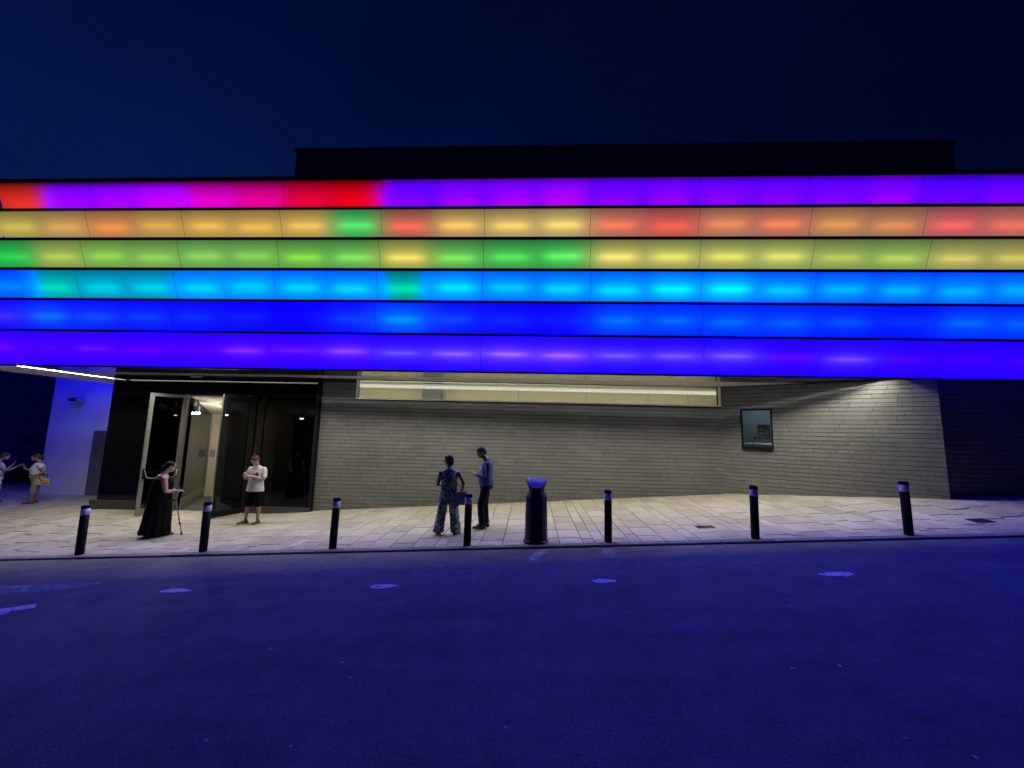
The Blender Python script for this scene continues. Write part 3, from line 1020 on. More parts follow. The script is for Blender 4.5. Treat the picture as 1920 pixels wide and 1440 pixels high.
# poster standing against the glass
pp = MB(); frame_box(pp, W2, .875, 1.175, 2.165, 2.565, -.082, -.074)
po = pp.build('poster', M['poster']); tag(po, 'small black poster with grey print behind the booth window', 'poster')
rr = random.Random(5)
ink = MB()
for i in range(16):
    a = rr.uniform(.90, 1.11); z = 2.29 + rr.random() * .14
    frame_box(ink, W2, a, a + rr.uniform(.012, .045), z, z + rr.uniform(.008, .03), -.073, -.0722)
for i in range(4):
    frame_box(ink, W2, .91, .91 + rr.uniform(.1, .22), 2.19 + i * .022, 2.197 + i * .022, -.073, -.0722)
ink.build('print', M['posterink'], po)
# gooseneck microphone
mb = MB()
mb.tube([W2(.70, 1.92, -.14), W2(.715, 1.98, -.14), W2(.75, 2.06, -.14), W2(.80, 2.16, -.14)], [.007] * 4, n=8)
mic = mb.build('microphone', M['black']); tag(mic, 'gooseneck microphone with round head behind the booth window', 'microphone')
MB().ball(W2(.805, 2.185, -.14), .04).build('head', M['blackrub'], mic, smooth=True)

# --- entrance box
GY = 11.40
XL, XR = -12.80, -6.40
D0, D1 = -10.40, -8.27       # door opening
TZ = 3.05
ent = empty('entrance_box'); ent.parent = bld
FZ = -.30
MB().box(XL, D0 - .05, GY, GY + .03, -.06, 3.695).build('spandrel_glass', M['blackglass'], ent)
MB().box(D0 - .049, XR + .1, GY, GY + .03, TZ + .06, 3.695).build('spandrel_glass', M['blackglass'], ent)
MB().box(XL - .03, XL - .002, GY - .001, 16.0, -.30, 3.69).build('side_wall', M['blackglass'], ent)
MB().box(XL - .14, D0 - .02, GY - .10, GY + .04, -.6, -.062).build('plinth', M['plinth'], ent)
MB().box(D1 + .03, XR + .1, GY - .03, GY + .05, -.6, -.10).build('plinth', M['plinth'], ent)
MB().box(D0 - .049, D0 + .0, GY - .02, GY + .08, -.35, TZ + .058).build('jamb', M['alu'], ent)
MB().box(D1 - .10, D1 + .05, GY - .02, GY + .08, -.35, TZ + .058).build('jamb', M['black'], ent)
MB().box(D1 + .052, XR + .1, GY + .005, GY + .02, -.098, TZ + .055).build('pane', M['lobbyglass'], ent)
MB().box(-8.02, -7.96, GY - .015, GY + .06, -.098, TZ + .055).build('mullion', M['black'], ent)
MB().box(XR + .01, XR + .10, GY - .01, 11.62, -.5, 3.69).build('jamb', M['black'], ent)
# room behind
VY = 13.75
MB().box(XL, XR + .1, GY + .06, 16.5, -.36, FZ).build('floor', M['intfloor'], ent)
CZ = lambda y: TZ - (y - GY) * .19      # raked ceiling under the seating
MB().hexa([(XL, GY + .09, CZ(GY + .09)), (XR + .1, GY + .09, CZ(GY + .09)), (XR + .1, 16.5, CZ(16.5)), (XL, 16.5, CZ(16.5)), (XL, GY + .09, TZ + .06), (XR + .1, GY + .09, TZ + .06), (XR + .1, 16.5, TZ + .06), (XL, 16.5, TZ + .06)]).build('ceiling', M['ceil'], ent)
MB().box(-11.8, -8.62, VY, VY + .1, FZ, TZ).build('back_wall', M['cream'], ent)
MB().box(-8.618, -8.52, 12.9, VY + .1, FZ, TZ).build('partition', M['cream'], ent)
MB().box(-8.51, XR + .1, 14.6, 14.7, FZ, TZ).build('back_wall', M['intwall'], ent)
MB().box(XR - .02, XR + .1, 11.66, 14.59, FZ, TZ).build('side_wall', M['intwall'], ent)
MB().box(XL + .01, XL + .1, GY + .06, 16.4, FZ, TZ).build('side_wall', M['intdark'], ent)
for i in range(5):
    MB().box(-8.3 + i * .36, -8.275 + i * .36, 14.56, 14.598, FZ, 2.1).build('wall_slat', M['intdark'], ent)
MB().box(-8.2, -6.7, 14.2, 14.55, FZ, .25).build('bench', M['intdark'], ent)
# inner glazed screen on the left of the lobby
def SP(t, o, z): return (-10.34 + (-1.2) * t + .88 * o, GY + .12 + 2.2 * t + .43 * o, z)
def screen_part(name, t0, t1, za, zb_, o0, o1, mat, parent):
    mb = MB()
    mb.hexa([SP(t0, o0, za(t0)), SP(t0, o1, za(t0)), SP(t1, o1, za(t1)), SP(t1, o0, za(t1)), SP(t0, o0, zb_(t0)), SP(t0, o1, zb_(t0)), SP(t1, o1, zb_(t1)), SP(t1, o0, zb_(t1))])
    return mb.build(name, mat, parent)
ct = lambda t: CZ(GY + .12 + 2.2 * t) - .012
sg = screen_part('inner_screen', 0, 1, lambda t: .02, ct, 0, .02, M['darkglass'], ent)
screen_part('bottom_rail', 0, 1, lambda t: FZ, lambda t: .018, -.02, .04, M['alu'], sg)
screen_part('stile', .975, 1.0, lambda t: .0185, ct, .021, .05, M['alu'], sg)
MB().box(-11.46, -11.26, VY - .018, VY - .003, 1.08, 1.33).build('wall_plaque', M['grey'], ent)


def pendant(x, y, z, label, lm='lamp'):
    o = empty('downlight', (x, y, z))
    tag(o, label, 'light', 'cylinder lights hanging inside the entrance')
    MB().lathe([(.062, 0.012), (.062, .20)], 20).build('housing', M['whitepaint'], o, smooth=False)
    MB().lathe([(.052, -.022), (.058, -.008), (.058, .010)], 20).build('lens', M[lm], o)
    MB().lathe([(.012, .202), (.012, CZ(y) - z - .004)], 8).build('stem', M['black'], o)
    return o
pendant(-10.42, 11.82, 2.57, 'cylinder ceiling light above the open doorway')
pendant(-9.95, 12.4, 2.55, 'cylinder ceiling light beside the right door edge')
pendant(-7.75, 13.0, 2.5, 'left cylinder ceiling light behind the dark glass pane', 'lamp_dim')
pendant(-6.95, 13.0, 2.5, 'right cylinder ceiling light behind the dark glass pane', 'lamp_dim')
# emergency light on the spandrel
o = MB().tube([(-10.32, GY - .05, 3.655), (-9.98, GY - .05, 3.655)], [(.035, .022)] * 2, n=12, ref=(0, 1, 0)).build('emergency_light', M['whitepaint'], smooth=True)
tag(o, 'small white emergency light above the entrance doors', 'light')


def door(hx, hy, ang, width, label, swing, fm):
    """leaf from the hinge; ang = heading of the leaf in plan"""
    d = empty('door', (hx, hy, 0), ang); d.parent = bld
    d['label'] = label
    z0, z1 = FZ + .02, TZ + .03
    fwid = .085
    for nme, b in (('stile', (0, fwid, z0, z1)), ('stile', (width - fwid, width, z0, z1)), ('top_rail', (fwid + .001, width - fwid - .001, z1 - fwid, z1)), ('bottom_rail', (fwid + .001, width - fwid - .001, z0, z0 + .16))):
        MB().box(b[0], b[1], -.03, .03, b[2], b[3]).build(nme, M[fm], d)
    MB().box(fwid - .01, width - fwid + .01, -.008, .008, z0 + .15, z1 - fwid + .01).build('pane', M['darkglass'], d)
    if fm == 'black': MB().box(width + .001, width + .008, -.022, .022, z0, z1).build('edge_strip', M['steel'], d)
    # panic bar on the inner side
    s = swing
    bz = .80
    for q in (.055, width - .055):
        MB().box(q - .018, q + .018, s * .031, s * .075, bz - .12, bz + .16).build('bar_bracket', M['black'], d)
    mb = MB()
    mb.tube([(.055, s * .08, bz + .12), (.09, s * .13, bz - .06), (.16, s * .15, bz - .10), (width - .16, s * .15, bz - .10), (width - .09, s * .13, bz - .06), (width - .055, s * .08, bz + .12)], [.013] * 6, n=10)
    mb.build('panic_bar', M['alu'], d, smooth=True)
    return d
# left leaf swings out to the left, its inner face turned to the street
dl = Vector((-10.66 - D0, 10.62 - (GY - .04), 0))
door(D0 + .02, GY - .07, math.atan2(10.60 - GY + .07, -10.70 - D0), .86, 'left door leaf swung open, grey frame with panic bar', 1, 'alu')
door(D1 - .02, GY - .07, math.atan2(10.58 - GY + .07, -8.50 - D1), .86, 'right door leaf swung open, seen nearly edge on', -1, 'black')

# ------------------------------------------------------------------ neighbours on the left
ww = empty('white_wall', (-17.2, 14.2, -.5))
tag(ww, 'white rendered wall washed in blue light beside the entrance', 'wall')
def put(mb, name, mat, root, smooth=False):
    o = mb.build(name, mat, root, smooth)
    o.matrix_parent_inverse = Matrix.Translation(-Vector(root.location))
    return o
put(MB().box(-18.35, -14.2, 14.2, 14.6, -.8, 7.5), 'wall', M['white'], ww)
mdoor = put(MB().box(-16.40, -14.9, 14.12, 14.198, -.46, 1.90), 'metal_door', M['alu'], ww)
o = MB().box(-16.44, -14.86, 14.06, 14.119, 1.90, 1.96).build('lintel', M['black'], mdoor); o.matrix_parent_inverse = Matrix.Translation(-Vector(ww.location))
lv = MB()
for i in range(26):
    z = .02 + i * .066
    lv.hexa([(-16.15, 14.075, z), (-14.95, 14.075, z), (-14.95, 14.118, z + .03), (-16.15, 14.118, z + .03), (-16.15, 14.07, z + .012), (-14.95, 14.07, z + .012), (-14.95, 14.118, z + .042), (-16.15, 14.118, z + .042)])
o = lv.build('louvre', M['alu'], mdoor); o.matrix_parent_inverse = Matrix.Translation(-Vector(ww.location))
# wall floodlight / camera
cm = empty('security_camera', (-17.1, 14.15, 3.05)); tag(cm, 'security camera mounted high on the blue lit white wall', 'camera')
mb = MB(); mb.tube([(0, .045, 0), (0, -.1, 0), (-.02, -.16, -.02)], [.03, .03, .03], n=10); mb.build('bracket', M['black'], cm, True)
mb = MB(); mb.tube([(-.28, -.2, .0), (-.12, -.18, -.0), (.1, -.16, -.0)], [.05, .075, .085], n=16); mb.build('housing', M['black'], cm, True)
MB().ball((.10, -.16, -.02), (.10, .12, .15)).build('dome', M['grey'], cm, True)

fb = empty('far_building', (-30, 24, -.6)); tag(fb, 'dark unlit building across the side street at far left', 'building')
put(MB().box(-60, -22.5, 24, 34, -1.2, 6.0), 'wall', M['farwall'], fb)
put(MB().box(-60, -22.3, 23.9, 34.1, 6.002, 6.25), 'roof', M['dark'], fb)
sg_ = MB().box(-32.5, -31.3, 23.85, 23.9, .85, 1.33).build('wall_sign', M['grey']); tag(sg_, 'small pale blank sign on the dark building at far left', 'sign')

# ------------------------------------------------------------------ bollards
def bollard(x, y, label, tilt):
    o = empty('bollard', (x, y, zk(x) - .01)); tag(o, label, 'bollard', 'black bollards along the kerb')
    o.rotation_euler = (tilt[0], tilt[1], random.uniform(0, 6))
    MB().lathe([(.068, -.05), (.068, .752)], 28).build('post', M['black'], o, True)
    MB().lathe([(.0705, .753), (.0705, .868)], 28).build('band', M['band'], o, True)
    MB().lathe([(.068, .869), (.068, .915), (.055, .928), (.02, .931)], 28).build('cap', M['black'], o, False)
BX = [-8.63, -6.17, -3.66, -1.13, 1.45, 4.06, 6.70]
BL = ['first black bollard from the left, in front of the blue white wall', 'black bollard standing between the woman in black and the man in shorts',
      'black bollard in front of the left end of the brick wall', 'black bollard between the woman in floral print and the man in blue',
      'black bollard just right of the litter bin', 'black bollard in front of the booth window', 'rightmost black bollard by the dark wall corner']
for i, bx in enumerate(BX):
    bollard(bx, 7.50, BL[i], (random.uniform(-.012, .012), random.uniform(-.014, .014)))

# ------------------------------------------------------------------ litter bin
bn = empty('litter_bin', (.14, 7.62, zk(.14)), R(0)); tag(bn, 'tall dark litter bin with sloped hood on the kerb side of the pavement', 'litter bin')
n8 = 16
MB().lathe([(.235, -.02), (.235, .03), (.218, .05)], n8, sx=1, sy=.9, ph=math.pi / n8).build('base', M['bin'], bn)
MB().lathe([(.215, .052), (.203, .73)], n8, sx=1, sy=.9, ph=math.pi / n8).build('body', M['bin'], bn)
MB().lathe([(.207, .733), (.207, .80), (.198, .83), (.150, .905), (.146, .925)], n8, sx=1, sy=.9, ph=math.pi / n8).build('collar', M['bin'], bn)
# neck with openings: four posts round a dark core
MB().lathe([(.118, .926), (.118, .985)], n8, sx=1, sy=.9).build('inner_liner', M['binstripe'], bn)
nk = MB()
for a in range(4):
    an = math.pi / 4 + a * math.pi / 2
    nk.box(.105, .150, -.045, .045, .926, .985, Matrix.Rotation(an, 4, 'Z'))
nk.build('neck', M['bin'], bn)
# scoop hood: broad at the back, its top leaning down to the street
hood = MB()
def ring(pts): return pts
top = [(-.205, .165, 1.145), (.205, .165, 1.145), (.200, .06, 1.105), (.155, -.07, 1.045), (.085, -.155, .99), (-.085, -.155, .99), (-.155, -.07, 1.045), (-.200, .06, 1.105)]
low = [(-.197, .165, 1.065), (.197, .165, 1.065), (.190, .06, 1.04), (.150, -.065, 1.005), (.082, -.145, .972), (-.082, -.145, .972), (-.150, -.065, 1.005), (-.190, .06, 1.04)]
neck_ = [(-.14, .13, .940), (.14, .13, .940), (.145, .05, .936), (.125, -.06, .934), (.07, -.125, .932), (-.07, -.125, .932), (-.125, -.06, .934), (-.145, .05, .936)]
vs = neck_ + low + top
N = 8
fs = [(j * N + (i + 1) % N, j * N + i, (j + 1) * N + i, (j + 1) * N + (i + 1) % N) for j in range(2) for i in range(N)]
fs.append(tuple(range(N)))
hood.add(vs, fs)
hood.build('hood', M['bin'], bn)
lid = MB(); lid.add([(v[0] * .97, v[1] * .97, v[2] + .003) for v in top] + [(v[0] * .97, v[1] * .97, v[2] - .02) for v in top] + [(0, 0, 1.081)],
                    [(16, (i + 1) % N, i) for i in range(N)] + [(i, (i + 1) % N, N + (i + 1) % N, N + i) for i in range(N)])
lid.build('hood_top', M['bintop'], bn)
MB().box(-.062, .062, -.215, -.185, .05, .905).build('front_stripe', M['binstripe'], bn)

# ------------------------------------------------------------------ drain covers
def drain(x, y, w, d, label):
    o = empty('drain_cover', (x, y, pav(x, y) + .004)); tag(o, label, 'drain cover', 'drain covers in the pavement')
    gx = (pav(x + .1, y) - pav(x - .1, y)) / .2; gy = (pav(x, y + .1) - pav(x, y - .1)) / .2
    o.rotation_euler = (math.atan(gy), -math.atan(gx), 0)
    f = MB()
    for b in ((-w / 2, w / 2, -d / 2, -d / 2 + .02), (-w / 2, w / 2, d / 2 - .02, d / 2), (-w / 2, -w / 2 + .02, -d / 2 + .02, d / 2 - .02), (w / 2 - .02, w / 2, -d / 2 + .02, d / 2 - .02)):
        f.box(*b, -.02, .004)
    f.build('frame', M['grate'], o)
    MB().box(-w / 2 + .02, w / 2 - .02, -d / 2 + .02, d / 2 - .02, -.02, -.003).build('well', M['binstripe'], o)
    n = 9
    for i in range(n):
        xx = -w / 2 + .03 + (w - .06) * (i + .5) / n
        MB().box(xx - .008, xx + .008, -d / 2 + .021, d / 2 - .021, -.002, .003).build('bar', M['grate'], o)
drain(3.55, 8.37, .34, .20, 'dark metal drain cover left of the sixth bollard')
drain(8.66, 8.20, .34, .24, 'dark metal drain cover near the right edge')

# ------------------------------------------------------------------ litter on the road
for i, (x, y, s) in enumerate([(-1.95, 2.56, .012), (-1.41, 2.55, .010), (-.13, 2.79, .012), (-2.23, 3.57, .012), (-1.51, 3.41, .014), (-3.33, 3.71, .02), (2.65, 3.71, .018), (2.45, 2.9, .014), (2.74, 2.77, .016), (-1.36, 3.22, .014), (2.2, 3.62, .02), (4.1, 4.0, .016), (5.2, 6.1, .02), (3.0, 4.9, .016)]):
    # ray was cast on z=.3; drop along it onto the road
    z0 = road_z(x, y)
    f = (z0 - CAM_Z) / (.3 - CAM_Z)
    x2, y2 = x * f, y * f
    rr = random.Random(i)
    mb = MB()
    mb.hexa([(-s, -s * .6, 0), (s, -s * .4, 0), (s * .8, s * .5, 0), (-s * .9, s * .6, 0), (-s * .9, -s * .5, s * .08), (s * .9, -s * .3, s * .1), (s * .7, s * .4, s * .3), (-s * .8, s * .5, s * .25)])
    o = mb.build('litter_scrap', M['paper']); o.location = (x2, y2, road_z(x2, y2) + .001); o.rotation_euler = (0, 0, rr.uniform(0, 6))
    tag(o, 'tiny pale scrap of litter lying on the dark road', 'litter', 'litter scraps on the road')


# ------------------------------------------------------------------ people
# local frame: the person faces -Y, right hand at -X, feet on z = 0
def head(mb, c, yaw=0.0, tilt=0.0, s=1.0):
    """tilt > 0 bows the head"""
    rot = Matrix.Rotation(yaw, 3, 'Z') @ Matrix.Rotation(tilt, 3, 'X')
    c = Vector(c)
    P = lambda x, y, z: c + rot @ Vector((x * s, y * s, z * s))
    mb.ball(P(0, .012, .025), (.074 * s, .095 * s, .095 * s), rot=rot)
    mb.ball(P(0, -.028, -.04), (.057 * s, .066 * s, .078 * s), rot=rot)
    mb.ball(P(0, -.05, -.088), (.030 * s, .034 * s, .030 * s), rot=rot)
    mb.tube([P(0, -.084, .02), P(0, -.100, -.018), P(0, -.094, -.028)], [.009 * s, .013 * s, .010 * s], n=8)
    mb.ball(P(0, -.090, -.058), (.024 * s, .012 * s, .010 * s), rot=rot)
    mb.ball(P(0, -.082, .035), (.045 * s, .018 * s, .012 * s), rot=rot)
    for q in (-1, 1):
        mb.ball(P(q * .077, .012, -.012), (.012 * s, .022 * s, .032 * s), rot=rot)
    return P, rot


def hand(mb, wrist, dirv, palm_n, curl=.5, s=1.0, thumb=1):
    """palm, four unequal bent fingers, thumb at the side of the palm"""
    w = Vector(wrist); d = Vector(dirv).normalized(); pn = Vector(palm_n)
    pn = (pn - d * pn.dot(d)).normalized()
    sd = d.cross(pn).normalized()
    mb.tube([w - d * .02, w + d * .03 * s, w + d * .085 * s], [(.026 * s, .02 * s), (.036 * s, .016 * s), (.040 * s, .014 * s)], n=12, ref=sd)
    for i, (off, ln) in enumerate(((.031, .072), (.011, .080), (-.010, .074), (-.030, .058))):
        p0 = w + d * .08 * s + sd * off * s
        a1 = curl * .9; a2 = curl * 1.9
        d1 = d * math.cos(a1) + pn * math.sin(a1)
        d2 = d * math.cos(a2) + pn * math.sin(a2)
        p1 = p0 + d1 * ln * .5 * s; p2 = p1 + d2 * ln * .5 * s
        mb.tube([p0 - d * .01, p0, p1, p2], [.0095 * s, .0095 * s, .0090 * s, .0075 * s], n=8)
    t0 = w + d * .025 * s + sd * .030 * s * thumb
    t1 = t0 + (d * .6 + sd * thumb * .7 + pn * .35).normalized() * .034 * s
    t2 = t1 + (d * .9 + sd * thumb * .1 + pn * .5).normalized() * .030 * s
    mb.tube([t0, t1, t2], [.013 * s, .0105 * s, .0085 * s], n=8)


def limb(mb, pts, rad, n=12): mb.tube(pts, rad, n=n)


def leg(mb, hip, knee, ankle, k=1.0):
    h, kn, a = Vector(hip), Vector(knee), Vector(ankle)
    mb.tube([h, h.lerp(kn, .4), kn, kn.lerp(a, .3), kn.lerp(a, .75), a], [.088 * k, .076 * k, .054 * k, .055 * k, .040 * k, .035 * k], n=14)


def arm(mb, sh, el, wr, k=1.0):
    s_, e, w = Vector(sh), Vector(el), Vector(wr)
    mb.tube([s_, s_.lerp(e, .35), e, e.lerp(w, .3), w], [.046 * k, .046 * k, .037 * k, .036 * k, .024 * k], n=12)


def foot(mb, ankle, toe, k=1.0, h=.0):
    a = Vector(ankle); t = Vector((*toe, .028))
    heel = Vector((a.x, a.y, .035)) - (Vector((t.x, t.y, 0)) - Vector((a.x, a.y, 0))).normalized() * .045
    mid = heel.lerp(t, .55); mid.z = .042
    t2 = heel.lerp(t, .86); t2.z = .034
    mb.tube([heel, heel.lerp(t, .3) + Vector((0, 0, .01)), mid, t2, heel.lerp(t, .95)], [.034 * k, (.036 * k, .038 * k), (.044 * k, .031 * k), (.043 * k, .025 * k), (.034 * k, .020 * k)], n=14, ref=tuple((t - heel).cross(Vector((0, 0, 1))).normalized()))
    mb.tube([a, Vector((a.x, a.y, .045))], [.034 * k, .034 * k], n=10)


def person(label, loc, rz):
    o = empty('person', loc, rz)
    tag(o, label, 'person')
    return o


def torso(mb, rings, ref=(1, 0, 0), n=18):
    """rings: (x, y, z, half width, half depth)"""
    mb.tube([(r[0], r[1], r[2]) for r in rings], [(r[3], r[4]) for r in rings], n=n, ref=ref, cap=False)


# --- 1: man in white shirt and black shorts, facing the street, head bowed over his hands
def man_white():
    z0 = pav(-7.02, 9.98)
    P0 = person('man in a pale short-sleeved shirt and black knee shorts by the doors', (-7.0, 9.98, z0 + .004), R(0))
    s = 1.0
    b = MB()
    hd, rot = head(b, (-.02, -.085, 1.575), R(-18), R(32), .98)
    b.tube([(0, -.0, 1.38), (-.005, -.02, 1.45), (-.01, -.05, 1.53)], [.062, .056, .054])
    torso(b, [(0, 0, .86, .155, .10), (0, 0, .98, .15, .105), (0, -.01, 1.15, .15, .11), (0, 0, 1.30, .175, .11), (0, .005, 1.40, .15, .08), (0, 0, 1.44, .07, .06)])
    leg(b, (-.10, 0, .88), (-.15, -.01, .49), (-.185, .0, .10)); leg(b, (.10, 0, .88), (.13, -.01, .49), (.125, .02, .10))
    arm(b, (-.18, .0, 1.36), (-.24, -.05, 1.10), (-.15, -.26, 1.20)); arm(b, (.18, .0, 1.36), (.24, -.06, 1.11), (.02, -.27, 1.21))
    hand(b, (-.15, -.26, 1.20), (.15, -.3, .95), (.8, -.1, .1), .75, thumb=-1); hand(b, (.02, -.27, 1.21), (-.75, -.3, .3), (-.2, -.1, -.9), .8, thumb=1)
    b.fused('body', M['skin'], P0, .0065)
    c = MB()
    torso(c, [(0, -.01, .81, .222, .158), (0, -.01, .95, .198, .145), (0, -.015, 1.12, .178, .135), (0, -.005, 1.28, .195, .128), (0, .0, 1.385, .185, .098), (0, -.005, 1.43, .105, .08), (0, .0, 1.452, .078, .07)], n=22)
    c.tube([(-.175, 0, 1.372), (-.205, -.01, 1.30), (-.236, -.045, 1.14)], [.058, .059, .060], cape=False); c.tube([(.175, 0, 1.372), (.205, -.01, 1.30), (.236, -.05, 1.15)], [.058, .059, .060], cape=False)
    c.tube([(-.06, -.075, 1.455), (0, -.095, 1.41), (.06, -.075, 1.455)], [(.02, .014)] * 3, n=8)
    sh = c.fused('shirt', M['cloth_white'], P0, .009, 5)
    MB().box(.07, .13, -.150, -.128, 1.19, 1.29).build('chest_pocket', M['cloth_grey'], sh)
    MB().ball((.035, -.145, 1.13), (.022, .012, .035)).build('sunglasses', M['black'], sh, True)
    c = MB()
    torso(c, [(0, 0, .97, .176, .124), (0, 0, .90, .196, .132), (0, 0, .80, .198, .134)], n=20)
    c.tube([(-.088, 0, .82), (-.125, -.005, .66), (-.152, -.01, .43)], [.09, .102, .106], n=16, cape=False); c.tube([(.088, 0, .82), (.12, -.005, .66), (.137, -.01, .43)], [.09, .102, .106], n=16, cape=False)
    c.fused('shorts', M['cloth_black'], P0, .01, 4)
    f = MB(); foot(f, (-.185, 0, .10), (-.27, -.19), 1.12); f.fused('shoe', M['shoe_brown'], P0, .007)
    f = MB(); foot(f, (.125, .02, .10), (.13, -.18), 1.12); f.fused('shoe', M['shoe_brown'], P0, .007)
    h = MB()
    h.ball(hd(0, .025, .045), (.082, .100, .090), rot=rot); h.ball(hd(0, .07, .01), (.070, .055, .075), rot=rot)
    h.ball(hd(0, .045, .15), (.034, .034, .032), rot=rot); h.ball(hd(0, -.03, .085), (.05, .04, .03), rot=rot)
    h.fused('hair', M['hair_brown'], P0, .008, 2)
    for q in (-1, 1): MB().ball(hd(q * .03, -.083, .012), .009, 8).build('eye', M['eye'], P0, True)
man_white()

# --- 2: woman in a long black dress, in profile to the right, leaning over her crutch
def woman_black():
    z0 = pav(-8.34, 8.86)
    P0 = person('woman in a long black sleeveless dress holding a crutch in front of the doors', (-8.37, 8.84, z0 + .004), R(143))
    b = MB()
    hd, rot = head(b, (.0, -.075, 1.525), R(-6), R(20), .98)
    b.tube([(0, .05, 1.30), (0, .02, 1.38), (0, -.03, 1.46)], [.075, .06, .056])
    torso(b, [(0, .02, .80, .19, .15), (0, .02, .95, .18, .14), (0, .01, 1.15, .18, .15), (0, .05, 1.27, .18, .13), (0, .05, 1.345, .15, .09)])
    arm(b, (-.19, .05, 1.285), (-.225, .00, .985), (-.15, -.235, .985), 1.32); arm(b, (.19, .03, 1.285), (.235, -.06, 1.00), (.16, -.22, .97), 1.32)
    hand(b, (-.15, -.235, .985), (.05, -1, -.12), (.2, 0, -1), .7, 1.0, 1); hand(b, (.16, -.22, .97), (-.05, -1, -.1), (0, 0, -1), .9, 1.0, -1)
    leg(b, (-.09, .0, .82), (-.10, -.02, .46), (-.10, -.06, .09)); leg(b, (.09, .02, .82), (.10, .02, .46), (.11, .10, .09))
    b.fused('body', M['skin'], P0, .007)
    c = MB()
    torso(c, [(0, .065, .055, .29, .285), (0, .055, .25, .268, .258), (0, .045, .50, .245, .240), (0, .045, .75, .228, .225), (0, .05, .92, .215, .215), (0, .035, 1.05, .205, .205), (0, .03, 1.16, .20, .20), (0, .05, 1.25, .172, .165), (0, .06, 1.30, .14, .12)], n=30)
    c.tube([(-.11, .0, 1.26), (-.105, .03, 1.345), (-.11, .09, 1.28)], [.022] * 3, n=8); c.tube([(.11, .0, 1.26), (.105, .03, 1.345), (.11, .09, 1.28)], [.022] * 3, n=8)
    d = c.fused('dress', M['cloth_black'], P0, .011, 4)
    # folds of the skirt
    for v in d.data.vertices:
        if v.co.z < .85:
            a = math.atan2(v.co.y - .06, v.co.x)
            k_ = (.85 - v.co.z) / .85 * .018 * math.sin(a * 11 + 2 * noise.noise(v.co * 3))
            v.co.x += math.cos(a) * k_; v.co.y += math.sin(a) * k_
    h = MB()
    h.ball(hd(0, .028, .035), (.083, .100, .088), rot=rot); h.ball(hd(0, .075, -.01), (.070, .055, .07), rot=rot)
    h.ball(hd(0, .115, -.05), (.045, .045, .05), rot=rot); h.ball(hd(0, .10, -.10), (.03, .03, .05), rot=rot)
    h.fused('hair', M['hair_dark'], P0, .008, 2)
    f = MB(); foot(f, (-.10, -.06, .09), (-.13, -.25), 1.1); f.fused('shoe', M['shoe_black'], P0, .007)
    f = MB(); foot(f, (.11, .10, .09), (.12, -.09), 1.1); f.fused('shoe', M['shoe_black'], P0, .007)
    f = MB(); f.tube([(-.19, -.205, .985), (-.15, -.21, 1.02), (-.115, -.205, .985), (-.15, -.21, .95), (-.19, -.205, .985)], [.007] * 5, n=6); f.build('bracelet', M['shoe_black'], P0)
    for q in (-1, 1): MB().ball(hd(q * .03, -.083, .012), .009, 8).build('eye', M['eye'], P0, True)
woman_black()

def crutch():
    x0, y0 = -7.93, 8.96
    z0 = pav(x0, y0)
    o = empty('crutch', (x0, y0, z0), R(43)); tag(o, 'metal forearm crutch with black grip held by the woman in black', 'crutch')
    tip, mid, top = Vector((.0, 0, .03)), Vector((-.17, -.01, .78)), Vector((-.145, .0, 1.02))
    mb = MB(); mb.tube([tip, tip.lerp(mid, .5)], [.011, .011], n=12); mb.build('lower_shaft', M['steel'], o, True)
    mb = MB(); mb.tube([tip.lerp(mid, .4), mid, top], [.014, .014, .014], n=12); mb.build('upper_shaft', M['steel'], o, True)
    mb = MB(); mb.tube([mid + Vector((.02, 0, .0)), mid + Vector((-.07, 0, -.005)), mid + Vector((-.15, 0, -.02))], [.020, .019, .02], n=12); mb.build('grip', M['blackrub'], o, True)
    mb = MB(); mb.tube([tip - Vector((0, 0, .03)), tip + Vector((0, 0, .02))], [.024, .018], n=12, cap=False); mb.build('rubber_tip', M['blackrub'], o, True)
    mb = MB(); mb.tube([tip.lerp(mid, .27), tip.lerp(mid, .31)], [.018, .018], n=12); mb.build('height_clip', M['blackrub'], o, True)
    mb = MB(); mb.tube([top + Vector((.05, .03, .0)), top + Vector((.0, .05, .03)), top + Vector((-.06, .03, .03)), top + Vector((-.06, -.03, .03)), top + Vector((0, -.05, .02))], [.012] * 5, n=8); mb.build('cuff', M['blackrub'], o, True)
crutch()

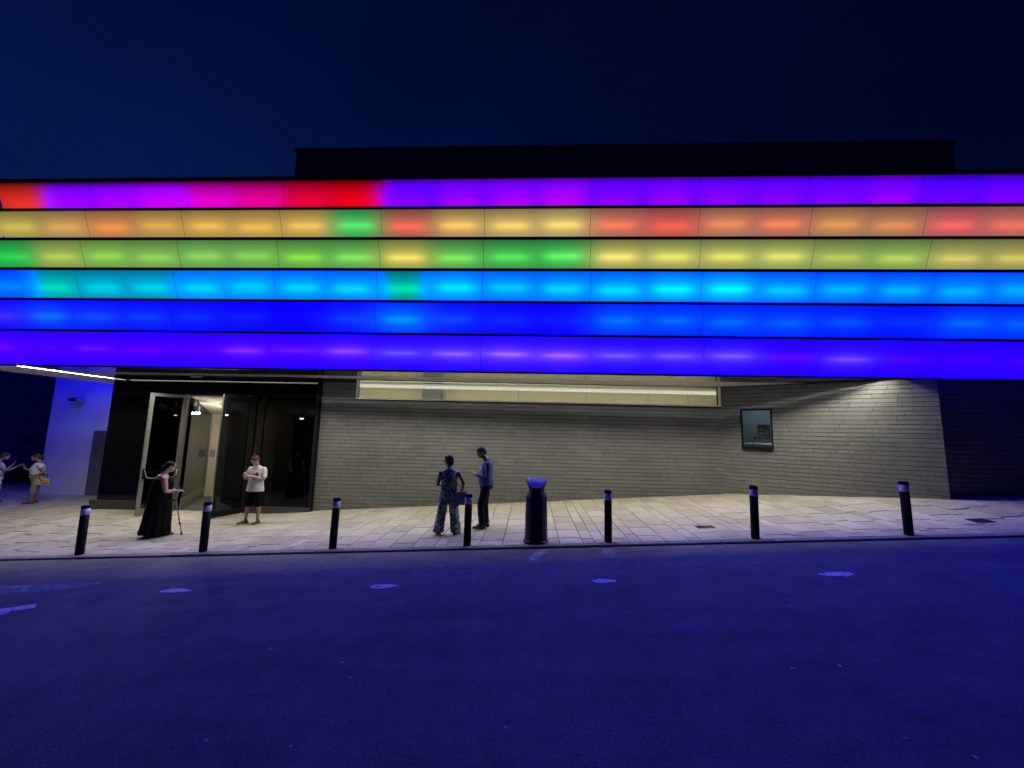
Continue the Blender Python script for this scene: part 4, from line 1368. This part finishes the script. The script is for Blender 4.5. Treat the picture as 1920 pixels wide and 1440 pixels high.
# --- 3: woman in floral jumpsuit seen from behind, face turned to the left
def woman_floral():
    z0 = pav(-1.68, 8.32)
    P0 = person('woman seen from behind in a floral print jumpsuit with short dark hair', (-1.67, 8.32, z0 + .004), R(190))
    b = MB()
    hd, rot = head(b, (.035, -.03, 1.475), R(42), R(8), .95)
    b.tube([(.0, .01, 1.27), (.01, .0, 1.34), (.02, -.01, 1.41)], [.062, .052, .050])
    torso(b, [(0, 0, .78, .17, .12), (0, 0, .90, .155, .11), (0, 0, 1.03, .14, .105), (0, -.005, 1.16, .16, .115), (0, .0, 1.255, .165, .085), (0, 0, 1.31, .08, .06)])
    # local -X is her right (screen right, as she faces away)
    arm(b, (-.185, 0, 1.245), (-.30, .02, 1.02), (-.245, -.02, .85), .95); arm(b, (.185, 0, 1.245), (.24, .0, .99), (.14, -.22, .98), .95)
    hand(b, (-.245, -.02, .85), (.2, -.25, -1), (1, 0, 0), .7, .92, 1); hand(b, (.14, -.22, .98), (-.5, -.8, .3), (0, 0, -1), .7, .92, -1)
    leg(b, (-.09, 0, .80), (-.11, 0, .45), (-.155, .02, .09)); leg(b, (.09, 0, .80), (.12, 0, .45), (.17, .02, .09))
    b.fused('body', M['skin2'], P0, .0065)
    c = MB()
    torso(c, [(0, 0, .70, .195, .14), (0, 0, .82, .195, .14), (0, 0, .95, .172, .125), (0, 0, 1.05, .166, .122), (0, -.003, 1.16, .178, .13), (0, .003, 1.25, .168, .10), (0, .003, 1.30, .12, .08), (0, 0, 1.33, .07, .066)], n=24)
    c.tube([(-.095, 0, .80), (-.115, 0, .50), (-.145, .0, .25), (-.17, .0, .055)], [.108, .098, .102, .112], n=18, cape=False); c.tube([(.095, 0, .80), (.125, 0, .50), (.16, 0, .25), (.19, .0, .055)], [.108, .098, .102, .114], n=18, cape=False)
    c.fused('jumpsuit', M['floral'], P0, .009, 4)
    f = MB(); foot(f, (-.165, .02, .09), (-.235, -.13), 1.1); f.fused('shoe', M['shoe_black'], P0, .007)
    f = MB(); foot(f, (.185, .02, .09), (.27, -.12), 1.1); f.fused('shoe', M['shoe_black'], P0, .007)
    h = MB()
    h.ball(hd(0, .03, .035), (.090, .104, .096), rot=rot); h.ball(hd(0, .065, -.025), (.080, .065, .085), rot=rot); h.ball(hd(.0, -.03, .085), (.072, .07, .045), rot=rot)
    h.fused('hair', M['hair_dark'], P0, .008, 1)
    g = MB()
    for q in (-1, 1):
        g.tube([hd(q * .02, -.105, .018), hd(q * .045, -.106, .022), hd(q * .062, -.09, .012), hd(q * .045, -.102, -.006), hd(q * .02, -.105, .018)], [.006] * 5, n=6)
        g.tube([hd(q * .062, -.09, .016), hd(q * .078, .0, .016)], [.005, .005], n=6)
    g.build('glasses', M['black'], P0)
woman_floral()
def bag_floral():
    z0 = pav(-1.45, 8.3)
    o = empty('shoulder_bag', (-1.42, 8.25, z0 + .60)); tag(o, 'patterned shoulder bag hanging at the side of the woman in floral print', 'bag')
    mb = MB()
    mb.hexa([(-.13, -.05, 0), (.10, -.05, .0), (.10, .05, .0), (-.13, .05, .0), (-.12, -.03, .24), (.14, -.03, .27), (.14, .03, .27), (-.12, .03, .24)])
    mb.fused('pouch', M['bagprint'], o, .012, 3)
    mb = MB(); mb.tube([(-.10, 0, .22), (-.115, -.02, .42), (-.10, -.03, .60), (-.075, .0, .655)], [.011] * 4, n=8); mb.build('strap', M['brownstrap'], o, True)
    mb = MB(); mb.tube([(.10, 0, .25), (.02, .0, .36), (-.08, 0, .42)], [.010] * 3, n=8); mb.build('strap', M['brownstrap'], o, True)
bag_floral()

# --- 4: man in blue shirt in profile to the left, bowed over his phone
def man_blue():
    z0 = pav(-1.0, 8.79)
    P0 = person('man in a blue shirt and dark trousers looking down at his phone', (-.95, 8.79, z0 + .004), R(-84))
    b = MB()
    hd, rot = head(b, (0, -.125, 1.60), R(6), R(26), 1.0)
    b.tube([(0, .03, 1.38), (0, -.01, 1.45), (0, -.07, 1.53)], [.066, .058, .056])
    torso(b, [(0, 0, .88, .155, .11), (0, 0, 1.0, .155, .12), (0, -.01, 1.16, .16, .12), (0, .015, 1.31, .175, .115), (0, .03, 1.40, .15, .08), (0, .02, 1.45, .07, .06)])
    arm(b, (-.20, .03, 1.375), (-.235, .03, 1.10), (-.10, -.22, 1.13)); arm(b, (.20, .03, 1.375), (.235, .03, 1.10), (.08, -.22, 1.13))
    hand(b, (-.10, -.22, 1.13), (.25, -1, .28), (.3, .1, 1), .55, 1.05, -1); hand(b, (.08, -.22, 1.13), (-.2, -1, .25), (-.4, .1, 1), .6, 1.05, 1)
    leg(b, (-.09, 0, .88), (-.10, -.02, .48), (-.10, .03, .09)); leg(b, (.09, 0, .88), (.10, -.10, .50), (.10, -.05, .09))
    b.fused('body', M['skin2'], P0, .0065)
    c = MB()
    torso(c, [(0, .01, .90, .178, .150), (0, -.0, .96, .188, .168), (0, -.01, 1.05, .184, .160), (0, -.005, 1.17, .184, .145), (0, .015, 1.30, .192, .135), (0, .03, 1.39, .18, .10), (0, .02, 1.44, .095, .08), (0, .005, 1.47, .07, .068)], n=24)
    for q in (-1, 1):
        c.tube([(q * .185, .03, 1.378), (q * .22, .035, 1.28), (q * .24, .035, 1.10), (q * .18, -.10, 1.115), (q * (.115 if q < 0 else .095), -.205, 1.13)], [.070, .070, .064, .056, .040])
    sh = c.fused('shirt', M['cloth_blue'], P0, .009, 4)
    MB().box(-.135, -.065, -.165, -.158, 1.21, 1.30, Matrix.Rotation(R(-14), 4, 'Z')).build('name_badge', M['paper'], sh)
    c = MB()
    torso(c, [(0, 0, .99, .168, .138), (0, .005, .92, .178, .148), (0, .01, .83, .178, .14)], n=20)
    c.tube([(-.092, .0, .88), (-.10, -.02, .50), (-.10, .02, .08)], [.098, .080, .074], n=16, cape=False); c.tube([(.092, 0, .88), (.10, -.10, .50), (.10, -.06, .08)], [.098, .080, .074], n=16, cape=False)
    c.fused('trousers', M['cloth_navy'], P0, .01, 4)
    f = MB(); foot(f, (-.10, .03, .09), (-.12, -.19), 1.15); f.fused('shoe', M['shoe_black'], P0, .007)
    f = MB(); foot(f, (.10, -.05, .09), (.13, -.27), 1.15); f.fused('shoe', M['shoe_black'], P0, .007)
    h = MB()
    h.ball(hd(0, .022, .050), (.082, .098, .085), rot=rot); h.ball(hd(0, .07, .0), (.068, .052, .07), rot=rot); h.ball(hd(0, -.04, .09), (.05, .035, .03), rot=rot)
    h.fused('hair', M['hair_grey'], P0, .008, 1)
    for q in (-1, 1): MB().ball(hd(q * .03, -.083, .012), .009, 8).build('eye', M['eye'], P0, True)
    return P0
mbl = man_blue()
def phone():
    mw = Matrix.Translation(mbl.location) @ Matrix.Rotation(R(-84), 4, 'Z')
    p = mw @ Vector((-.01, -.335, 1.205))
    o = empty('phone', p); o.rotation_euler = (R(0), R(0), R(-84)); tag(o, 'mobile phone held by the man in the blue shirt', 'phone')
    MB().box(-.037, .037, -.065, .065, -.005, .004, Matrix.Rotation(R(-35), 4, 'X')).build('case', M['black'], o)
    MB().box(-.034, .034, -.061, .061, .0042, .0048, Matrix.Rotation(R(-35), 4, 'X')).build('screen', M['screen'], o)
phone()

# --- 5 and 6: two women talking at the far left
def woman_bag():
    x, y = -16.25, 12.5
    P0 = person('woman in white tee and grey cropped trousers with a tan bag, far left', (x, y, pav(x, y) + .004), R(-40))
    b = MB()
    hd, rot = head(b, (0, -.10, 1.485), 0, R(4), .96)
    b.tube([(0, .02, 1.27), (0, .0, 1.34), (0, -.05, 1.42)], [.066, .056, .052])
    torso(b, [(0, 0, .78, .17, .15), (0, 0, .95, .165, .15), (0, -.02, 1.12, .165, .16), (0, .0, 1.23, .165, .12), (0, .02, 1.31, .10, .07)])
    arm(b, (-.18, .01, 1.24), (-.22, -.10, 1.00), (-.17, -.31, 1.13), 1.05); arm(b, (.19, .02, 1.24), (.27, .14, 1.02), (.22, -.05, .90), 1.1)
    hand(b, (-.17, -.31, 1.13), (0, -.35, 1), (.3, 1, 0), .3, .95, 1); hand(b, (.22, -.05, .90), (0, -1, .1), (0, 0, -1), .6, .95, -1)
    leg(b, (-.09, 0, .80), (-.09, -.0, .44), (-.09, .03, .09)); leg(b, (.09, 0, .80), (.09, -.04, .44), (.09, -.04, .09))
    b.fused('body', M['skin2'], P0, .008)
    c = MB()
    torso(c, [(0, .0, .84, .195, .175), (0, -.005, .95, .19, .175), (0, -.025, 1.10, .185, .18), (0, -.0, 1.22, .18, .145), (0, .02, 1.30, .11, .085)], n=22)
    for q in (-1, 1): c.tube([(q * .18, .015, 1.245), (q * .225, (.065 if q > 0 else -.04), 1.14)], [.068, .072], cape=False)
    c.fused('tee', M['cloth_tee'], P0, .010, 4)
    MB().tube([(0, -.005, .905), (0, -.005, .935)], [(.199, .184)] * 2, n=28, ref=(1, 0, 0), cap=False).build('belt', M['shoe_black'], P0)
    c = MB()
    torso(c, [(0, .0, .88, .186, .165), (0, .01, .78, .186, .165), (0, .01, .72, .17, .15)], n=20)
    c.tube([(-.09, 0, .78), (-.09, 0, .48), (-.09, .015, .33)], [.098, .085, .082], n=16, cape=False); c.tube([(.09, 0, .78), (.09, -.03, .48), (.09, -.035, .33)], [.098, .085, .082], n=16, cape=False)
    c.fused('trousers', M['cloth_grey'], P0, .011, 4)
    for a, t_ in (((-.09, .03, .09), (-.10, -.17)), ((.09, -.04, .09), (.10, -.24))):
        f = MB(); foot(f, a, t_, 1.05); f.fused('shoe', M['shoe_brown'], P0, .008)
    h = MB(); h.ball(hd(0, .028, .035), (.084, .10, .09), rot=rot); h.ball(hd(0, .08, .0), (.068, .055, .07), rot=rot); h.tube([hd(0, .11, .04), hd(0, .16, .02), hd(0, .17, -.08)], [.035, .035, .02])
    h.fused('hair', M['hair_brown'], P0, .009, 2)
    o = empty('handbag', (x + .21, y + .0, pav(x, y) + .60), R(48)); tag(o, 'tan leather handbag with brown straps on the arm of the far left woman', 'bag')
    mb = MB(); mb.hexa([(-.17, -.06, 0), (.17, -.06, .0), (.17, .06, .0), (-.17, .06, .0), (-.13, -.035, .22), (.15, -.035, .24), (.15, .035, .24), (-.13, .035, .22)]); mb.fused('pouch', M['tan'], o, .012, 3)
    for yy in (-.05, .05):
        mb = MB(); mb.tube([(-.08, yy, .20), (-.07, yy, .30), (.0, yy * .5, .36), (.08, yy, .31), (.10, yy, .20)], [.010] * 5, n=8); mb.build('strap', M['brownstrap'], o, True)
    mb = MB(); mb.tube([(-.05, -.062, .2), (.02, -.066, .06), (.12, -.062, .05)], [.012] * 3, n=6); mb.build('trim', M['brownstrap'], o, True)
woman_bag()

def woman_left():
    x, y = -17.62, 12.45
    P0 = person('woman in a white sleeveless top and white shorts at the left edge, arm held out', (x, y, pav(x, y) + .004), R(140))
    b = MB()
    hd, rot = head(b, (0, -.12, 1.50), 0, R(12), .96)
    b.tube([(0, .02, 1.27), (0, .0, 1.34), (0, -.06, 1.43)], [.064, .054, .05])
    torso(b, [(0, 0, .78, .165, .13), (0, 0, .95, .15, .12), (0, -.01, 1.12, .16, .13), (0, .0, 1.23, .165, .11), (0, .02, 1.31, .10, .07)])
    arm(b, (-.19, .0, 1.24), (-.23, -.20, 1.03), (-.20, -.42, 1.16), 1.0); arm(b, (.19, .01, 1.24), (.23, -.14, 1.04), (.16, -.30, 1.2), 1.0)
    hand(b, (-.20, -.42, 1.16), (0, -1, .5), (.3, .3, 1), .6, 1.0, 1); hand(b, (.16, -.30, 1.2), (0, -.4, 1), (-.3, .8, 0), .6, .95, -1)
    leg(b, (-.09, 0, .80), (-.09, -.10, .46), (-.09, -.02, .09)); leg(b, (.09, 0, .80), (.09, .08, .46), (.09, .16, .09))
    b.fused('body', M['skin'], P0, .008)
    c = MB(); torso(c, [(0, .0, .86, .18, .15), (0, -.0, .98, .17, .145), (0, -.015, 1.12, .178, .15), (0, -.0, 1.22, .168, .125), (0, .02, 1.29, .11, .08)], n=22); c.fused('top', M['cloth_tee'], P0, .010, 4)
    MB().tube([(0, 0, .865), (0, 0, .885)], [(.186, .156)] * 2, n=28, ref=(1, 0, 0), cap=False).build('belt', M['shoe_black'], P0)
    c = MB(); torso(c, [(0, .0, .87, .178, .148), (0, .0, .76, .185, .155), (0, 0, .70, .17, .14)], n=20)
    c.tube([(-.09, 0, .76), (-.09, -.05, .60)], [.10, .102], n=16); c.tube([(.09, 0, .76), (.09, .03, .60)], [.10, .102], n=16)
    c.fused('shorts', M['cloth_tee'], P0, .011, 3)
    for a, t_ in (((-.09, -.02, .09), (-.09, -.22)), ((.09, .16, .09), (.09, -.04))):
        f = MB(); foot(f, a, t_, 1.05); f.fused('shoe', M['shoe_brown'], P0, .008)
    h = MB(); h.ball(hd(0, .028, .035), (.086, .10, .09), rot=rot); h.ball(hd(0, .075, -.03), (.075, .06, .10), rot=rot); h.fused('hair', M['hair_brown'], P0, .009, 2)
woman_left()
